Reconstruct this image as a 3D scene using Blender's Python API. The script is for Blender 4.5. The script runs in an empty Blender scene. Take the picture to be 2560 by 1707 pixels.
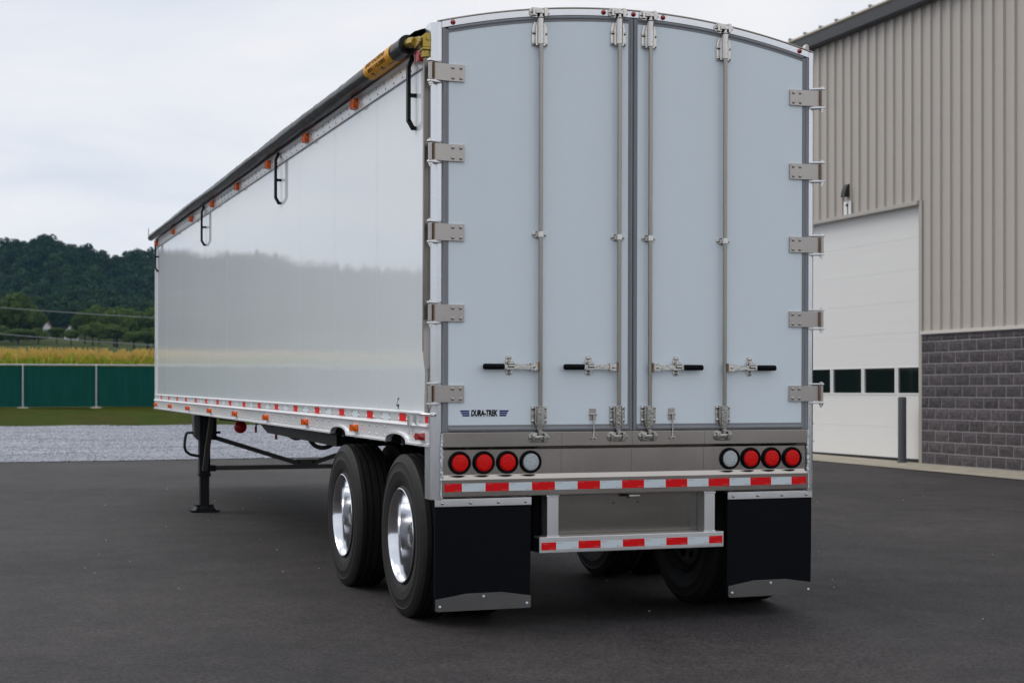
import bpy, bmesh, math, random
import numpy as np
from mathutils import Vector, Matrix
R = math.radians
SC = bpy.context.scene
COL = SC.collection
random.seed(7)
RNG = np.random.default_rng(11)

# ------------------------------------------------------------------ camera
PITCH = 0.0058                       # the yard rises gently ahead of the trailer
cam_d = bpy.data.cameras.new('camera')
cam = bpy.data.objects.new('camera', cam_d)
COL.objects.link(cam)
cam.location = (-3.9128, -8.8125, 1.43)
cam.rotation_euler = (R(90), 0, R(-19.6))
cam_d.sensor_width = 36
cam_d.lens = 54.51
cam_d.shift_y = 0.0482
cam_d.clip_end = 6000
cam_d.dof.use_dof = True
cam_d.dof.focus_distance = 9.9
cam_d.dof.aperture_fstop = 4.6
SC.camera = cam

# ------------------------------------------------------------------ sky and sun
SUN_EL, SUN_AZ = R(54), R(-64)        # azimuth from +y, clockwise
world = bpy.data.worlds.new('World')
SC.world = world
world.use_nodes = True
wt = world.node_tree
wt.nodes.clear()
def wn(t, **k):
    n = wt.nodes.new(t)
    for a, b in k.items():
        setattr(n, a, b)
    return n
w_out = wn('ShaderNodeOutputWorld')
w_bg = wn('ShaderNodeBackground')
w_bg.inputs['Strength'].default_value = 0.1
sky = wn('ShaderNodeTexSky', sky_type='NISHITA')
sky.sun_disc = False
sky.sun_elevation = SUN_EL
sky.sun_rotation = SUN_AZ
tc = wn('ShaderNodeTexCoord')
sep = wn('ShaderNodeSeparateXYZ')
wt.links.new(tc.outputs['Generated'], sep.inputs[0])
mx = wn('ShaderNodeMath', operation='MAXIMUM')
mx.inputs[1].default_value = 0.0
wt.links.new(sep.outputs['Z'], mx.inputs[0])
ad = wn('ShaderNodeMath', operation='ADD')
ad.inputs[1].default_value = 0.16
wt.links.new(mx.outputs[0], ad.inputs[0])
dv = wn('ShaderNodeVectorMath', operation='DIVIDE')
cb = wn('ShaderNodeCombineXYZ')
for i in range(3):
    wt.links.new(ad.outputs[0], cb.inputs[i])
wt.links.new(tc.outputs['Generated'], dv.inputs[0])
wt.links.new(cb.outputs[0], dv.inputs[1])
def wnoise(scale, detail, dist, rough=0.55):
    n = wn('ShaderNodeTexNoise')
    n.inputs['Scale'].default_value = scale
    n.inputs['Detail'].default_value = detail
    n.inputs['Roughness'].default_value = rough
    n.inputs['Distortion'].default_value = dist
    wt.links.new(dv.outputs[0], n.inputs['Vector'])
    return n
n1 = wnoise(1.15, 7, 0.5)
n2 = wnoise(0.45, 3, 0.2)
addn = wn('ShaderNodeMath', operation='ADD')
wt.links.new(n1.outputs['Fac'], addn.inputs[0])
wt.links.new(n2.outputs['Fac'], addn.inputs[1])
hlf = wn('ShaderNodeMath', operation='MULTIPLY')
hlf.inputs[1].default_value = 0.5
wt.links.new(addn.outputs[0], hlf.inputs[0])
cr = wn('ShaderNodeValToRGB')
cr.color_ramp.elements[0].position = 0.38
cr.color_ramp.elements[0].color = (6.9, 7.55, 8.6, 1)
cr.color_ramp.elements[1].position = 0.60
cr.color_ramp.elements[1].color = (9.6, 9.5, 9.65, 1)
e = cr.color_ramp.elements.new(0.49)
e.color = (8.35, 8.65, 9.3, 1)
wt.links.new(hlf.outputs[0], cr.inputs[0])
mixw = wn('ShaderNodeMix', data_type='RGBA')
mixw.inputs['Factor'].default_value = 0.93
wt.links.new(sky.outputs[0], mixw.inputs['A'])
wt.links.new(cr.outputs[0], mixw.inputs['B'])
wt.links.new(mixw.outputs['Result'], w_bg.inputs['Color'])
wt.links.new(w_bg.outputs[0], w_out.inputs[0])

sun_d = bpy.data.lights.new('sun', 'SUN')
sun_d.energy = 1.4
sun_d.angle = R(40)
sun_d.color = (1.0, 0.95, 0.88)
sun = bpy.data.objects.new('sun', sun_d)
COL.objects.link(sun)
sv = Vector((math.sin(SUN_AZ) * math.cos(SUN_EL), math.cos(SUN_AZ) * math.cos(SUN_EL), math.sin(SUN_EL)))
sun.rotation_euler = sv.to_track_quat('Z', 'Y').to_euler()

SC.view_settings.view_transform = 'Standard'
SC.view_settings.look = 'None'
SC.view_settings.gamma = 1
SC.view_settings.use_curve_mapping = False
SC.view_settings.exposure = 0.0
SC.cycles.max_bounces = 6
SC.cycles.diffuse_bounces = 3
SC.cycles.glossy_bounces = 4
SC.cycles.transmission_bounces = 3
SC.cycles.volume_bounces = 0
SC.cycles.use_adaptive_sampling = True
SC.cycles.adaptive_threshold = 0.02
SC.cycles.use_denoising = True

# ------------------------------------------------------------------ materials
def mat(name, col, rough=0.5, metal=0.0, var=0.06, vscale=3.0, bump=0.0, bscale=40.0, coat=0.0, spec=0.5,
        stretch=(1, 1, 1), rvar=0.08, col2=None, attr=None, transl=0.0):
    m = bpy.data.materials.new(name)
    m.use_nodes = True
    t = m.node_tree
    b = t.nodes['Principled BSDF']
    b.inputs['Metallic'].default_value = metal
    b.inputs['Coat Weight'].default_value = coat
    b.inputs['Coat Roughness'].default_value = 0.04
    b.inputs['Specular IOR Level'].default_value = spec
    c = t.nodes.new('ShaderNodeTexCoord')
    mp = t.nodes.new('ShaderNodeMapping')
    mp.inputs['Scale'].default_value = stretch
    t.links.new(c.outputs['Object'], mp.inputs['Vector'])
    n = t.nodes.new('ShaderNodeTexNoise')
    n.inputs['Scale'].default_value = vscale
    n.inputs['Detail'].default_value = 6
    n.inputs['Roughness'].default_value = 0.6
    t.links.new(mp.outputs[0], n.inputs['Vector'])
    mxn = t.nodes.new('ShaderNodeMix')
    mxn.data_type = 'RGBA'
    if col2 is None:
        a = tuple(max(0, x * (1 - var * 2.2)) for x in col)
        d = tuple(min(1, x * (1 + var * 2.2)) for x in col)
    else:
        a, d = col, col2
    mxn.inputs['A'].default_value = (*a, 1)
    mxn.inputs['B'].default_value = (*d, 1)
    src = n.outputs['Fac']
    if attr:
        at = t.nodes.new('ShaderNodeAttribute')
        at.attribute_name = attr
        av = t.nodes.new('ShaderNodeMath')
        av.operation = 'MULTIPLY_ADD'
        av.inputs[1].default_value = 0.35
        t.links.new(n.outputs['Fac'], av.inputs[0])
        m2 = t.nodes.new('ShaderNodeMath')
        m2.operation = 'MULTIPLY'
        m2.inputs[1].default_value = 0.65
        t.links.new(at.outputs['Fac'], m2.inputs[0])
        t.links.new(m2.outputs[0], av.inputs[2])
        src = av.outputs[0]
    t.links.new(src, mxn.inputs['Factor'])
    t.links.new(mxn.outputs['Result'], b.inputs['Base Color'])
    mr = t.nodes.new('ShaderNodeMapRange')
    mr.inputs['To Min'].default_value = max(0.0, rough - rvar)
    mr.inputs['To Max'].default_value = min(1.0, rough + rvar)
    t.links.new(n.outputs['Fac'], mr.inputs['Value'])
    t.links.new(mr.outputs[0], b.inputs['Roughness'])
    if bump:
        nb = t.nodes.new('ShaderNodeTexNoise')
        nb.inputs['Scale'].default_value = bscale
        nb.inputs['Detail'].default_value = 4
        t.links.new(mp.outputs[0], nb.inputs['Vector'])
        bp = t.nodes.new('ShaderNodeBump')
        bp.inputs['Strength'].default_value = bump
        bp.inputs['Distance'].default_value = 0.02
        t.links.new(nb.outputs['Fac'], bp.inputs['Height'])
        t.links.new(bp.outputs[0], b.inputs['Normal'])
    if transl:
        b.inputs['Subsurface Weight'].default_value = 0
        tr = t.nodes.new('ShaderNodeBsdfTranslucent')
        t.links.new(mxn.outputs['Result'], tr.inputs['Color'])
        ms = t.nodes.new('ShaderNodeMixShader')
        ms.inputs[0].default_value = transl
        t.links.new(b.outputs[0], ms.inputs[1])
        t.links.new(tr.outputs[0], ms.inputs[2])
        t.links.new(ms.outputs[0], t.nodes['Material Output'].inputs[0])
    return m

M = {}
M['door'] = mat('white door skin', (0.82, 0.905, 0.955), 0.36, var=0.016, vscale=1.4, stretch=(1.6, 1, 0.35), bump=0.02, bscale=3, rvar=0.08)
M['alu'] = mat('mill aluminium', (0.80, 0.80, 0.80), 0.34, 1.0, var=0.03, vscale=4, stretch=(1, 1, 0.2), bump=0.02, bscale=60)
M['alub'] = mat('bright aluminium rail', (0.88, 0.88, 0.89), 0.34, 0.5, var=0.02, vscale=4, stretch=(1, 0.15, 1))
M['post'] = mat('rear post aluminium', (0.74, 0.75, 0.77), 0.22, 0.9, var=0.04, vscale=3, stretch=(2, 2, 0.25), bump=0.015, bscale=50)
M['sill'] = mat('brushed stainless', (0.55, 0.505, 0.46), 0.17, 1.0, var=0.05, vscale=1.3, stretch=(1, 1, 1.6), rvar=0.05)
M['steel'] = mat('stainless plate', (0.50, 0.465, 0.435), 0.36, 0.8, var=0.04, vscale=8, bump=0.02, bscale=80)
M['chrome'] = mat('polished hardware', (0.60, 0.575, 0.54), 0.13, 1.0, var=0.06, vscale=12, bump=0.03, bscale=60, rvar=0.05)
M['rod'] = mat('dull rod steel', (0.36, 0.335, 0.30), 0.30, 0.95, var=0.10, vscale=6, stretch=(1, 1, 0.3))
M['rust'] = mat('rust stained steel', (0.16, 0.085, 0.04), 0.6, 0.3, var=0.2, vscale=20, col2=(0.34, 0.24, 0.16))
M['gasket'] = mat('grey rubber gasket', (0.255, 0.265, 0.28), 0.5, var=0.06, vscale=3)
M['black'] = mat('black rubber', (0.0035, 0.004, 0.006), 0.7, var=0.1, vscale=9, bump=0.05, bscale=200, spec=0.12)
M['blackpaint'] = mat('black chassis paint', (0.006, 0.006, 0.007), 0.5, var=0.15, vscale=7, bump=0.03, bscale=30, spec=0.3)
M['underpaint'] = mat('dark frame paint', (0.050, 0.047, 0.043), 0.5, var=0.2, vscale=5, bump=0.04, bscale=30)
M['tyre'] = mat('tyre rubber', (0.007, 0.007, 0.0075), 0.55, var=0.2, vscale=5, bump=0.08, bscale=60, col2=(0.024, 0.0215, 0.020), spec=0.25)
M['rim'] = mat('polished wheel', (0.78, 0.79, 0.82), 0.14, 1.0, var=0.03, vscale=6, rvar=0.04)
M['disc'] = mat('wheel disc', (0.20, 0.205, 0.22), 0.30, 1.0, var=0.08, vscale=8)  # wheel metal darkened in colour to stand for dark reflections in the dish
M['hub'] = mat('hub metal', (0.36, 0.36, 0.37), 0.25, 1.0, var=0.1, vscale=10)
M['wand'] = mat('weathered crank tube', (0.20, 0.18, 0.155), 0.30, 0.95, var=0.2, vscale=5, stretch=(1, 1, 0.4))
M['red'] = mat('red lens', (0.80, 0.006, 0.004), 0.25, var=0.06, vscale=120, spec=0.25)
M['redm'] = mat('small red marker lens', (0.36, 0.008, 0.010), 0.15, var=0.1, vscale=60, coat=0.7)
M['clear'] = mat('clear lens', (0.55, 0.60, 0.68), 0.2, var=0.3, vscale=110, coat=0.6, bump=0.5, bscale=160)
M['amber'] = mat('amber lens', (0.80, 0.115, 0.004), 0.2, var=0.15, vscale=70, spec=0.35, bump=0.1, bscale=90)
M['tapered'] = mat('red reflective tape', (0.78, 0.005, 0.008), 0.4, var=0.03, vscale=30, spec=0.2)
M['tapewhite'] = mat('white reflective tape', (0.70, 0.78, 0.82), 0.4, var=0.02, vscale=30, spec=0.3)
M['tapeink'] = mat('tape print', (0.45, 0.14, 0.14), 0.5)
M['tapeink2'] = mat('pale tape print', (0.72, 0.25, 0.22), 0.5)
M['navy'] = mat('navy decal', (0.006, 0.014, 0.17), 0.6, var=0.03, spec=0.08)
M['ink'] = mat('black decal', (0.004, 0.0045, 0.007), 0.6, var=0.03, spec=0.08)
M['tarp'] = mat('charcoal vinyl tarp', (0.007, 0.007, 0.009), 0.34, var=0.15, vscale=3, stretch=(1, 0.3, 1), bump=0.35, bscale=7, spec=0.3)
M['yellow'] = mat('yellow label', (0.80, 0.36, 0.006), 0.4, var=0.03, vscale=9, spec=0.25)
M['brass'] = mat('yellow zinc joint', (0.45, 0.33, 0.075), 0.34, 0.8, var=0.12, vscale=25, bump=0.1, bscale=60)
M['weight'] = mat('flap weight plate', (0.17, 0.165, 0.16), 0.42, 0.9, var=0.05, vscale=8, bump=0.03, bscale=60)
M['darkplate'] = mat('dull stainless apron', (0.24, 0.22, 0.20), 0.24, 0.95, var=0.08, vscale=2, stretch=(0.6, 1, 5))
M['weld'] = mat('weld bead', (0.70, 0.72, 0.74), 0.35, 0.8, var=0.15, vscale=60, bump=0.8, bscale=45)
M['siding'] = mat('taupe steel siding', (0.455, 0.415, 0.375), 0.45, var=0.02, vscale=2)
M['trim'] = mat('taupe trim', (0.42, 0.39, 0.355), 0.45, var=0.03)
M['sillflash'] = mat('pale flashing', (0.62, 0.58, 0.53), 0.5, var=0.03)
M['gutter'] = mat('charcoal gutter', (0.030, 0.032, 0.036), 0.4, var=0.05)
M['roof'] = mat('cream roof steel', (0.62, 0.56, 0.46), 0.4, var=0.03)
M['clip'] = mat('grey closure', (0.35, 0.38, 0.38), 0.5)
M['mortar'] = mat('mortar', (0.30, 0.29, 0.30), 0.9, var=0.1, vscale=6, bump=0.2, bscale=60)
M['white'] = mat('white door steel', (0.74, 0.73, 0.71), 0.5, var=0.008, vscale=2, bump=0.03, bscale=70)
M['vinyl'] = mat('white vinyl frame', (0.76, 0.76, 0.75), 0.4, var=0.01)
M['shadowseal'] = mat('black door seal', (0.014, 0.014, 0.014), 0.6)  # black strip along the bottom of the overhead door
M['bollard'] = mat('grey bollard sleeve', (0.070, 0.076, 0.082), 0.45, var=0.04, vscale=4)
M['post_galv'] = mat('galvanised pipe', (0.52, 0.54, 0.55), 0.45, 0.5, var=0.05)
M['bark'] = mat('bark', (0.05, 0.038, 0.028), 0.9, var=0.2, vscale=4, bump=0.5, bscale=12)
M['leaf'] = mat('broadleaf foliage', (0.026, 0.064, 0.016), 0.7, col2=(0.130, 0.185, 0.036), vscale=0.25, attr='tint', transl=0.3, spec=0.12)
M['forest'] = mat('hill forest foliage', (0.005, 0.019, 0.018), 0.8, col2=(0.052, 0.098, 0.036), vscale=0.06, attr='tint', transl=0.1, spec=0.08)  # random tree tones, spread widened to stand for lit crowns and dark gaps
M['cornleaf'] = mat('corn leaf', (0.10, 0.25, 0.006), 0.55, col2=(0.46, 0.46, 0.040), vscale=0.8, attr='tint', transl=0.4, spec=0.25)
M['tassel'] = mat('corn tassel', (0.54, 0.36, 0.10), 0.8, col2=(0.68, 0.48, 0.15), vscale=1.5, transl=0.35, spec=0.1)
M['housewall'] = mat('white siding', (0.72, 0.70, 0.70), 0.6)
M['houseroof'] = mat('brown shingles', (0.14, 0.09, 0.08), 0.8, var=0.1)
M['housepane'] = mat('house pane', (0.05, 0.06, 0.08), 0.1, spec=0.8)
M['wire'] = mat('cable', (0.30, 0.31, 0.33), 0.5)
M['lampblack'] = mat('bronze lamp', (0.010, 0.011, 0.013), 0.4)
M['signwhite'] = mat('sign white', (0.80, 0.80, 0.78), 0.5, var=0.01)
M['pebble'] = mat('pale pebble', (0.42, 0.42, 0.42), 0.8, var=0.2, vscale=6)

def nodes_of(m):
    t = m.node_tree
    return t, t.nodes, t.links, t.nodes['Principled BSDF']

def asphalt_material():
    m = bpy.data.materials.new('asphalt')
    m.use_nodes = True
    t, N, L, b = nodes_of(m)
    tc = N.new('ShaderNodeTexCoord')
    def noise(scale, detail=5, rough=0.6, vec=None):
        n = N.new('ShaderNodeTexNoise')
        n.inputs['Scale'].default_value = scale
        n.inputs['Detail'].default_value = detail
        n.inputs['Roughness'].default_value = rough
        L.new(vec or tc.outputs['Object'], n.inputs['Vector'])
        return n
    def math2(op, a, c, clamp=False):
        n = N.new('ShaderNodeMath')
        n.operation = op
        n.use_clamp = clamp
        for i, v in enumerate((a, c)):
            if isinstance(v, (int, float)):
                n.inputs[i].default_value = v
            else:
                L.new(v, n.inputs[i])
        return n.outputs[0]
    big = noise(0.35, 5, 0.55)
    mid = noise(2.2, 6, 0.65)
    fine = noise(75, 5, 0.85)
    grain = N.new('ShaderNodeTexVoronoi')
    grain.inputs['Scale'].default_value = 62
    L.new(tc.outputs['Object'], grain.inputs['Vector'])
    ramp = N.new('ShaderNodeValToRGB')
    ramp.color_ramp.elements[0].position = 0.36
    ramp.color_ramp.elements[0].color = (0.0180, 0.0165, 0.0174, 1)
    ramp.color_ramp.elements[1].position = 0.64
    ramp.color_ramp.elements[1].color = (0.0465, 0.0405, 0.0395, 1)
    L.new(math2('MULTIPLY', math2('ADD', big.outputs['Fac'], mid.outputs['Fac']), 0.5), ramp.inputs[0])
    # stone fleck
    fl = N.new('ShaderNodeMapRange')
    fl.inputs['From Min'].default_value = 0.36
    fl.inputs['From Max'].default_value = 0.68
    fl.inputs['To Min'].default_value = 0.2
    fl.inputs['To Max'].default_value = 2.15
    L.new(fine.outputs['Fac'], fl.inputs['Value'])
    sp = N.new('ShaderNodeSeparateColor')
    L.new(grain.outputs['Color'], sp.inputs[0])
    gr = N.new('ShaderNodeMapRange')
    gr.inputs['To Min'].default_value = 0.6
    gr.inputs['To Max'].default_value = 1.5
    L.new(sp.outputs[0], gr.inputs['Value'])
    k = math2('MULTIPLY', fl.outputs[0], gr.outputs[0])
    # paving lane joints: lines running along y
    sx = N.new('ShaderNodeSeparateXYZ')
    L.new(tc.outputs['Object'], sx.inputs[0])
    wob = noise(0.6, 4)
    xw = math2('ADD', sx.outputs['X'], math2('MULTIPLY', math2('SUBTRACT', wob.outputs['Fac'], 0.5), 0.16))
    joint = None
    for x0, wd, dp in ((1.70, 0.018, 0.34), (4.62, 0.02, 0.30), (7.6, 0.02, 0.22), (-4.4, 0.02, 0.12), (10.6, 0.02, 0.2), (-7.4, 0.02, 0.2)):
        d = math2('ABSOLUTE', math2('SUBTRACT', xw, x0), 0)
        f = math2('SUBTRACT', 1.0, math2('DIVIDE', d, wd * 1.6), True)
        f = math2('MULTIPLY', math2('MULTIPLY', f, dp), math2('ADD', mid.outputs['Fac'], 0.35))
        joint = f if joint is None else math2('ADD', joint, f)
    k = math2('MULTIPLY', k, math2('SUBTRACT', 1.0, joint, True))
    mu = N.new('ShaderNodeMix')
    mu.data_type = 'RGBA'
    mu.blend_type = 'MULTIPLY'
    mu.inputs['Factor'].default_value = 1
    L.new(ramp.outputs[0], mu.inputs['A'])
    cc = N.new('ShaderNodeCombineColor')
    for i in range(3):
        L.new(k, cc.inputs[i])
    L.new(cc.outputs[0], mu.inputs['B'])
    L.new(mu.outputs['Result'], b.inputs['Base Color'])
    b.inputs['Roughness'].default_value = 0.72
    b.inputs['Specular IOR Level'].default_value = 0.30
    bp = N.new('ShaderNodeBump')
    bp.inputs['Strength'].default_value = 0.55
    bp.inputs['Distance'].default_value = 0.006
    L.new(math2('ADD', fine.outputs['Fac'], math2('MULTIPLY', grain.outputs['Distance'], 0.8)), bp.inputs['Height'])
    bp2 = N.new('ShaderNodeBump')
    bp2.inputs['Strength'].default_value = 0.35
    bp2.inputs['Distance'].default_value = 0.05
    L.new(big.outputs['Fac'], bp2.inputs['Height'])
    L.new(bp.outputs[0], bp2.inputs['Normal'])
    L.new(bp2.outputs[0], b.inputs['Normal'])
    return m

def ground_material(name, c1, c2, c3, s1, s2, bump, bscale, stretch=(1, 1, 1)):
    m = bpy.data.materials.new(name)
    m.use_nodes = True
    t, N, L, b = nodes_of(m)
    tc = N.new('ShaderNodeTexCoord')
    mp = N.new('ShaderNodeMapping')
    mp.inputs['Scale'].default_value = stretch
    L.new(tc.outputs['Object'], mp.inputs['Vector'])
    def noise(s, d):
        n = N.new('ShaderNodeTexNoise')
        n.inputs['Scale'].default_value = s
        n.inputs['Detail'].default_value = d
        n.inputs['Roughness'].default_value = 0.65
        L.new(mp.outputs[0], n.inputs['Vector'])
        return n
    a, c = noise(s1, 6), noise(s2, 4)
    r = N.new('ShaderNodeValToRGB')
    r.color_ramp.elements[0].position = 0.35
    r.color_ramp.elements[0].color = (*c1, 1)
    r.color_ramp.elements[1].position = 0.65
    r.color_ramp.elements[1].color = (*c2, 1)
    L.new(a.outputs['Fac'], r.inputs[0])
    mx = N.new('ShaderNodeMix')
    mx.data_type = 'RGBA'
    mx.inputs['B'].default_value = (*c3, 1)
    mr = N.new('ShaderNodeMapRange')
    mr.inputs['From Min'].default_value = 0.45
    mr.inputs['From Max'].default_value = 0.7
    mr.inputs['To Max'].default_value = 0.85
    L.new(c.outputs['Fac'], mr.inputs['Value'])
    L.new(mr.outputs[0], mx.inputs['Factor'])
    L.new(r.outputs[0], mx.inputs['A'])
    L.new(mx.outputs['Result'], b.inputs['Base Color'])
    b.inputs['Roughness'].default_value = 0.95
    b.inputs['Specular IOR Level'].default_value = 0.06
    nb = noise(bscale, 4)
    bp = N.new('ShaderNodeBump')
    bp.inputs['Strength'].default_value = bump
    bp.inputs['Distance'].default_value = 0.05
    L.new(nb.outputs['Fac'], bp.inputs['Height'])
    L.new(bp.outputs[0], b.inputs['Normal'])
    return m

M['asphalt'] = asphalt_material()
M['gravel'] = ground_material('pale gravel', (0.22, 0.235, 0.275), (0.43, 0.445, 0.49), (0.20, 0.21, 0.25), 2.2, 60, 0.08, 70, (0.14, 1, 1))  # stretched darker bands put the ridge shading of wheel tracks into the colour
M['stone'] = mat('gravel stone', (0.20, 0.215, 0.255), 0.9, vscale=3, col2=(0.58, 0.60, 0.64), attr='tint', spec=0.15)
M['lawn'] = ground_material('mown grass', (0.025, 0.042, 0.002), (0.052, 0.070, 0.004), (0.056, 0.040, 0.009), 1.4, 0.7, 0.6, 30, (1, 0.5, 1))
M['land'] = ground_material('farmland', (0.035, 0.055, 0.015), (0.06, 0.08, 0.02), (0.05, 0.05, 0.02), 0.05, 0.2, 0.3, 1)
M['concrete'] = ground_material('apron concrete', (0.36, 0.325, 0.265), (0.43, 0.39, 0.32), (0.30, 0.27, 0.22), 1.6, 6, 0.2, 60)
M['windscreen'] = mat('green fence fabric', (0.004, 0.055, 0.046), 0.8, col2=(0.012, 0.115, 0.094), vscale=2.2, stretch=(3, 1, 0.35), bump=0.3, bscale=14, spec=0.08)

def skin_material():
    m = bpy.data.materials.new('gloss white side skin')
    m.use_nodes = True
    t, N, L, b = nodes_of(m)
    b.inputs['Base Color'].default_value = (0.78, 0.82, 0.845, 1)
    b.inputs['Specular IOR Level'].default_value = 0.55
    tc = N.new('ShaderNodeTexCoord')
    ge = N.new('ShaderNodeNewGeometry')
    def wav(sy, sz, detail, amp, rough=0.6):
        mp = N.new('ShaderNodeMapping')
        mp.inputs['Scale'].default_value = (0, sy, sz)
        L.new(ge.outputs['Position'], mp.inputs['Vector'])
        n = N.new('ShaderNodeTexNoise')
        n.inputs['Scale'].default_value = 1.0
        n.inputs['Detail'].default_value = detail
        n.inputs['Roughness'].default_value = rough
        L.new(mp.outputs[0], n.inputs['Vector'])
        a = N.new('ShaderNodeMath')
        a.operation = 'MULTIPLY_ADD'
        a.inputs[1].default_value = amp
        a.inputs[2].default_value = -amp / 2
        L.new(n.outputs['Fac'], a.inputs[0])
        return a.outputs[0]
    def add(a, c):
        n = N.new('ShaderNodeMath')
        n.operation = 'ADD'
        L.new(a, n.inputs[0])
        L.new(c, n.inputs[1])
        return n.outputs[0]
    # rolled sheet: fine upright ripples tip the reflection up and down, slow waves bend it
    nz = add(wav(3.4, 0.05, 6, 0.034, 0.78), wav(0.7, 0.4, 2, 0.010))
    ny = wav(0.7, 0.8, 2, 0.012)
    cb = N.new('ShaderNodeCombineXYZ')
    L.new(ny, cb.inputs['Y'])
    L.new(nz, cb.inputs['Z'])
    va = N.new('ShaderNodeVectorMath')
    va.operation = 'ADD'
    L.new(ge.outputs['Normal'], va.inputs[0])
    L.new(cb.outputs[0], va.inputs[1])
    vn = N.new('ShaderNodeVectorMath')
    vn.operation = 'NORMALIZE'
    L.new(va.outputs[0], vn.inputs[0])
    L.new(vn.outputs[0], b.inputs['Normal'])
    b.inputs['Roughness'].default_value = 0.05
    return m
M['skin'] = skin_material()

def block_material():
    m = bpy.data.materials.new('split face block')
    m.use_nodes = True
    t, N, L, b = nodes_of(m)
    tc = N.new('ShaderNodeTexCoord')
    oi = N.new('ShaderNodeObjectInfo')
    n = N.new('ShaderNodeTexNoise')
    n.inputs['Scale'].default_value = 14
    n.inputs['Detail'].default_value = 8
    n.inputs['Roughness'].default_value = 0.7
    vm = N.new('ShaderNodeVectorMath')
    vm.operation = 'ADD'
    L.new(tc.outputs['Object'], vm.inputs[0])
    L.new(oi.outputs['Location'], vm.inputs[1])
    L.new(vm.outputs[0], n.inputs['Vector'])
    r = N.new('ShaderNodeValToRGB')
    r.color_ramp.elements[0].position = 0.3
    r.color_ramp.elements[0].color = (0.040, 0.035, 0.040, 1)
    r.color_ramp.elements[1].position = 0.72
    r.color_ramp.elements[1].color = (0.125, 0.108, 0.114, 1)
    L.new(n.outputs['Fac'], r.inputs[0])
    hs = N.new('ShaderNodeHueSaturation')
    mr = N.new('ShaderNodeMapRange')
    mr.inputs['To Min'].default_value = 0.8
    mr.inputs['To Max'].default_value = 1.2
    L.new(oi.outputs['Random'], mr.inputs['Value'])
    L.new(mr.outputs[0], hs.inputs['Value'])
    L.new(r.outputs[0], hs.inputs['Color'])
    L.new(hs.outputs[0], b.inputs['Base Color'])
    b.inputs['Roughness'].default_value = 0.92
    bp = N.new('ShaderNodeBump')
    bp.inputs['Strength'].default_value = 0.9
    bp.inputs['Distance'].default_value = 0.03
    L.new(n.outputs['Fac'], bp.inputs['Height'])
    L.new(bp.outputs[0], b.inputs['Normal'])
    return m
M['block'] = block_material()

def glass_material():
    m = bpy.data.materials.new('dark door glass')
    m.use_nodes = True
    t, N, L, b = nodes_of(m)
    b.inputs['Base Color'].default_value = (0.008, 0.010, 0.010, 1)
    b.inputs['Roughness'].default_value = 0.03
    b.inputs['Specular IOR Level'].default_value = 0.6
    n = N.new('ShaderNodeTexNoise')
    n.inputs['Scale'].default_value = 2.0
    bp = N.new('ShaderNodeBump')
    bp.inputs['Strength'].default_value = 0.02
    L.new(n.outputs['Fac'], bp.inputs['Height'])
    L.new(bp.outputs[0], b.inputs['Normal'])
    return m
M['glass'] = glass_material()

# ------------------------------------------------------------------ mesh helpers
def weighted(me, lim=math.cos(R(36))):
    """area weighted corner normals, so that bevelled plates stay flat"""
    fn = [(p.normal.copy(), p.area) for p in me.polygons]
    vf = [[] for _ in me.vertices]
    for p in me.polygons:
        for v in p.vertices:
            vf[v].append(p.index)
    out = [None] * len(me.loops)
    for p in me.polygons:
        n0 = fn[p.index][0]
        for li in p.loop_indices:
            acc = Vector()
            for g in vf[me.loops[li].vertex_index]:
                n1, a1 = fn[g]
                if n0.dot(n1) > lim:
                    acc += n1 * a1
            out[li] = acc.normalized() if acc.length > 1e-12 else n0
    me.normals_split_custom_set(out)

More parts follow.
